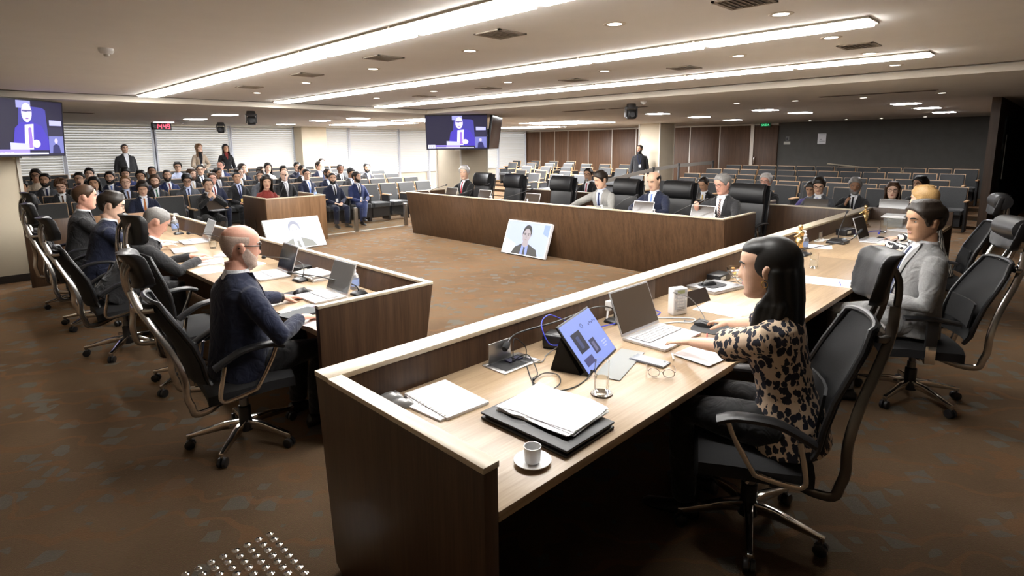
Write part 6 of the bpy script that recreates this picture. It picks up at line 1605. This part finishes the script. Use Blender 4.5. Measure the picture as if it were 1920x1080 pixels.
statuette('golden seated statuette beside the gel bottle on the right desk', 5.95, 1.90, 200, 1.1)
gel('white pump gel bottle beside the golden statuette', 6.10, 1.90)
sheetpaper('white sheet behind the gel bottle on the right desk', 6.30, 1.86, 15, .21, .3, 3, .002)
gooseneck('long gooseneck microphone lying low before the grey suited man', (5.74, 1.82, T), [(5.74, 1.82, T+.03), (5.78, 1.80, T+.05), (6.1, 1.70, T+.06), (6.45, 1.60, T+.07), (6.62, 1.56, T+.13)], bw=.16, head=.016, hl=.10)
gooseneck('upright gooseneck microphone with wedge base on the right desk', (6.70, 1.76, T), [(6.70, 1.76, T+.03), (6.71, 1.76, T+.12), (6.80, 1.755, T+.22), (6.90, 1.75, T+.31)], bw=.2, head=.012, hl=.03, bh=.05)
t = put('acrylic_stand', 'small clear acrylic card stand by the front riser', 'card stand', 6.76, 1.95, T)
part('plate', MB().box((0, 0, .045), (.11, .004, .09)), mat('acrylic', (.9, .95, .95), .05, trans=.9), t); part('foot', MB().box((0, -.02, .003), (.11, .05, .005)), WHITE, t)
cable('white coiled cable around the wedge microphone base', c([(6.78, 1.93), (6.66, 1.90), (6.62, 1.96), (6.72, 1.97), (6.85, 1.88), (7.0, 1.8), (7.15, 1.72), (7.3, 1.75)], T+.006), mat('cable_white', (.75, .75, .75), .5), .006)
laptop('open grey laptop turned sideways on the right desk', 7.07, 1.47, -2, .36, .26, 108, SILV)
darkbox('black connection box with white sticker near the wedge microphone', 7.36, 1.86, -10, .22, .12, .075)
cable('blue cable looped behind the sideways laptop', c([(7.45, 1.80), (7.6, 1.72), (7.85, 1.70), (7.9, 1.63), (7.7, 1.60)]), mat('cable_blue', (.03, .05, .55), .4), .005)
t = statuette('golden statuette at the far end of the right desk', 8.25, 1.88, 160, 1.15)
glass('empty looking glass near the fair haired woman', 7.80, 1.58, .035, .14, .12, False)
t = put('document_tray', 'white tray of papers on a clear stand at the far right desk end', 'tray', 8.55, 1.62, T, 5)
part('tray', MB().box((0, 0, .125), (.36, .26, .014)), WHITE, t, .003); part('papers', MB().box((0, 0, .138), (.3, .22, .012)), PAPER, t)
for x in (-.15, .15): part('clear_leg', MB().box((x, 0, .059), (.012, .2, .118)), mat('acrylic', (.9, .95, .95), .05, trans=.9), t)
mouse('black mouse under the hand of the fair haired woman', 7.22, 1.47, 0)
sheetpaper('loose white papers before the fair haired woman', 8.15, 1.42, -20, .22, .3, 3, .0015)
# ---- left desk
laptop('open silver laptop nearest the end panel of the left desk', 1.83, 3.75, -90, .31, .24, 112, SILV, mat('screen_mirror', (.55, .55, .55), .05, metal=.8))
mousepad('dark mouse pad left of the silver laptop on the left desk', 1.78, 3.98, 0, .2, .18)
mouse('black mouse beside the silver laptop on the left desk', 1.785, 3.97, -90, T+.003)
gel('pump gel bottle nearest the end panel of the left desk', 2.13, 3.80)
gel('pump gel bottle farther along the left desk riser', 2.14, 4.95)
t = put('mobile_phone', 'lilac cased phone near the bald man hand', 'phone', 1.62, 3.56, T, -65)
part('case', MB().box((0, 0, .005), (.078, .165, .010)), mat('phone_lilac', (.28, .28, .42), .4), t, .004); part('screen', MB().box((0, 0, .0105), (.07, .152, .001)), mat('phone_glass', (.30, .32, .35), .1), t)
t = sheetpaper('dark covered pad under the bald man right hand', 1.545, 3.46, -80, .16, .24, 2, .006, m=mat('pad_dark', (.03, .035, .04), .6), name='note_pad', cat='notebook')
sheetpaper('small white paper under the bald man fingers', 1.52, 3.22, -70, .1, .14, 2, .001)
laptop('dark screened laptop in front of the empty chair on the left desk', 1.86, 4.72, -94, .34, .25, 108, SILV, mat('screen_black', (.01, .01, .012), .1))
sheetpaper('tall stack of white paper on the left desk', 2.10, 4.38, 4, .21, .3, 8, .006)
darkbox('small black adapter box beside the tall paper stack', 2.13, 4.68, 10, .14, .14, .05)
gooseneck('gooseneck microphone bowed low in front of the bald man', (2.06, 3.62, T), [(2.06, 3.62, T+.02), (2.04, 3.64, T+.07), (1.98, 3.80, T+.09), (1.95, 4.1, T+.085), (1.92, 4.42, T+.06)], head=.014)
gooseneck('gooseneck microphone beside the dark screened laptop', (1.98, 4.35, T), [(1.98, 4.35, T+.02), (2.0, 4.36, T+.10), (2.02, 4.50, T+.13), (2.0, 4.85, T+.12), (1.97, 5.05, T+.10)], head=.014, bw=.13)
cable('tangled pale cables behind the silver laptop on the left desk', c([(2.08, 3.9), (2.15, 3.7), (2.08, 3.6), (2.16, 3.55), (2.12, 3.45), (2.04, 3.5)], T+.006), mat('cable_grey', (.2, .2, .21), .5), .004)
t = put('white_tray', 'white plastic tray in the corner of the left desk', 'tray', 2.06, 3.2, T, 10)
part('tray', MB().box((0, 0, .015), (.2, .16, .03)), WHITE, t, .006); part('insert', MB().box((0, 0, .032), (.16, .12, .006)), mat('tray_grey', (.5, .5, .52), .5), t)
for k, (x, y, r) in enumerate(((1.9, 5.35, 20), (1.72, 5.7, -15), (2.0, 5.9, 40))): sheetpaper(['loose white papers left of the dark screened laptop', 'papers before the stooping man', 'scattered sheets near the left desk riser'][k], x, y, r, .21, .3, 4, .003)
glass('water glass on the left desk beside scattered sheets', 2.0, 6.5, .034, .12, .6, False)
laptop('white screened laptop farther along the left desk', 1.98, 7.1, -95, .34, .25, 112, SILV, mat('screen_mirror', (.55, .55, .55), .05, metal=.8))
sheetpaper('sheets before the man in thin glasses', 1.72, 7.3, 15, .21, .3, 4, .002)
sheetpaper('sheets in front of the white screened laptop', 1.74, 6.55, -10, .21, .3, 6, .003)
gel('blue labelled gel bottle far along the left desk', 2.12, 8.3, T, 1.2)
gooseneck('gooseneck microphone before the man in thin glasses', (2.05, 7.9, T), [(2.05, 7.9, T+.02), (2.03, 7.9, T+.12), (1.9, 7.9, T+.2), (1.7, 7.92, T+.22)], head=.022, hl=.06)
gooseneck('gooseneck microphone among the papers on the left desk', (2.1, 6.2, T), [(2.1, 6.2, T+.02), (2.08, 6.22, T+.10), (2.0, 6.5, T+.14), (1.92, 7.0, T+.12)], head=.016)
# ---- bench
BL = mat('laptop_back', (.55, .53, .50), .4, metal=.4)
for y, l in ((8.88, 'laptop before the white haired man on the bench'), (7.9, 'laptop at the second place of the bench'), (6.68, 'laptop before the empty leather chair on the bench'), (4.48, 'laptop before the bald man on the bench'), (3.56, 'laptop before the man with the striped tie')):
    laptop(l, 7.06, y, -90, .34, .24, 108, BL)
    bpy.data.objects[-1] if False else None
for k, (y, l) in enumerate(((9.06, 'small gel bottle at the left end of the bench'), (7.28, 'small gel bottle between the two empty leather chairs'), (6.42, 'small gel bottle right of the empty chair laptop'), (4.92, 'small gel bottle between grey suit and navy suit'), (4.05, 'small gel bottle right of the bald man'), (3.2, 'small gel bottle at the right end of the bench'))):
    gel(l, 6.82, y, T, 1.0, 'gel bottles on the bench')
gooseneck('gooseneck microphone at the left end of the bench', (6.95, 9.4, T), [(6.95, 9.4, T+.02), (6.95, 9.36, T+.12), (6.98, 9.1, T+.22), (7.0, 8.78, T+.30)], head=.016)
gooseneck('gooseneck microphone right of the white haired man', (6.95, 8.45, T), [(6.95, 8.45, T+.02), (6.95, 8.4, T+.12), (6.98, 8.0, T+.25), (7.0, 7.56, T+.37)], head=.014)
gooseneck('gooseneck microphone between the two empty chairs of the bench', (6.95, 7.3, T), [(6.95, 7.3, T+.02), (6.95, 7.2, T+.12), (6.98, 6.85, T+.22), (7.0, 6.5, T+.33)], head=.014)
gooseneck('gooseneck microphone before the man with the striped tie', (6.95, 3.9, T), [(6.95, 3.9, T+.02), (6.96, 3.85, T+.12), (6.98, 3.65, T+.24), (7.0, 3.42, T+.34)], head=.016)
gooseneck('gooseneck microphone before the bald man on the bench', (6.95, 4.85, T), [(6.95, 4.85, T+.02), (6.96, 4.82, T+.12), (7.0, 4.66, T+.26), (7.05, 4.50, T+.33)], head=.014)
sheetpaper('papers before the man in the light grey suit', 7.1, 5.6, 10, .21, .3, 4, .002)
# rear bench and lectern
for y, l in ((4.75, 'laptop before the yellow tie man'), (2.75, 'laptop before the lavender tie man')): laptop(l, 9.02, y, -90, .34, .24, 108, LAPD)
laptop('silver laptop before the woman in the teal blouse', 9.45, 1.85, -90, .36, .24, 105, BL, z=.70)
t = thing('side_table', 'small table carrying the laptop of the teal bloused woman', 'table', (9.45, 1.80, 0))
part('table_top', MB().bx(-.22, .22, -.45, .3, .67, .70), WOODY, t, .003)
for sx in (-.19, .19):
    for sy in (-.4, .25): part('leg', MB().bx(sx-.02, sx+.02, sy-.02, sy+.02, 0, .67), WOODV, t)
gooseneck('tall gooseneck microphone standing in the lectern', (4.45, 10.45, T-.01), [(4.45, 10.45, T), (4.46, 10.47, T+.2), (4.62, 10.6, T+.42), (4.70, 10.75, T+.52)], head=.014)
gel('small gel bottle on the lectern ledge', 5.0, 10.19, H, .75)
laptop('dark tablet laptop on the lap of the man with clasped hands', 3.66, 11.38, 5, .30, .2, 120, LAPD, z=.585)
# name tents / id lying on seats
sheetpaper('white leaflet left on an empty front row seat', 7.75, 11.7, 20, .2, .28, 1, .002, z=.456)
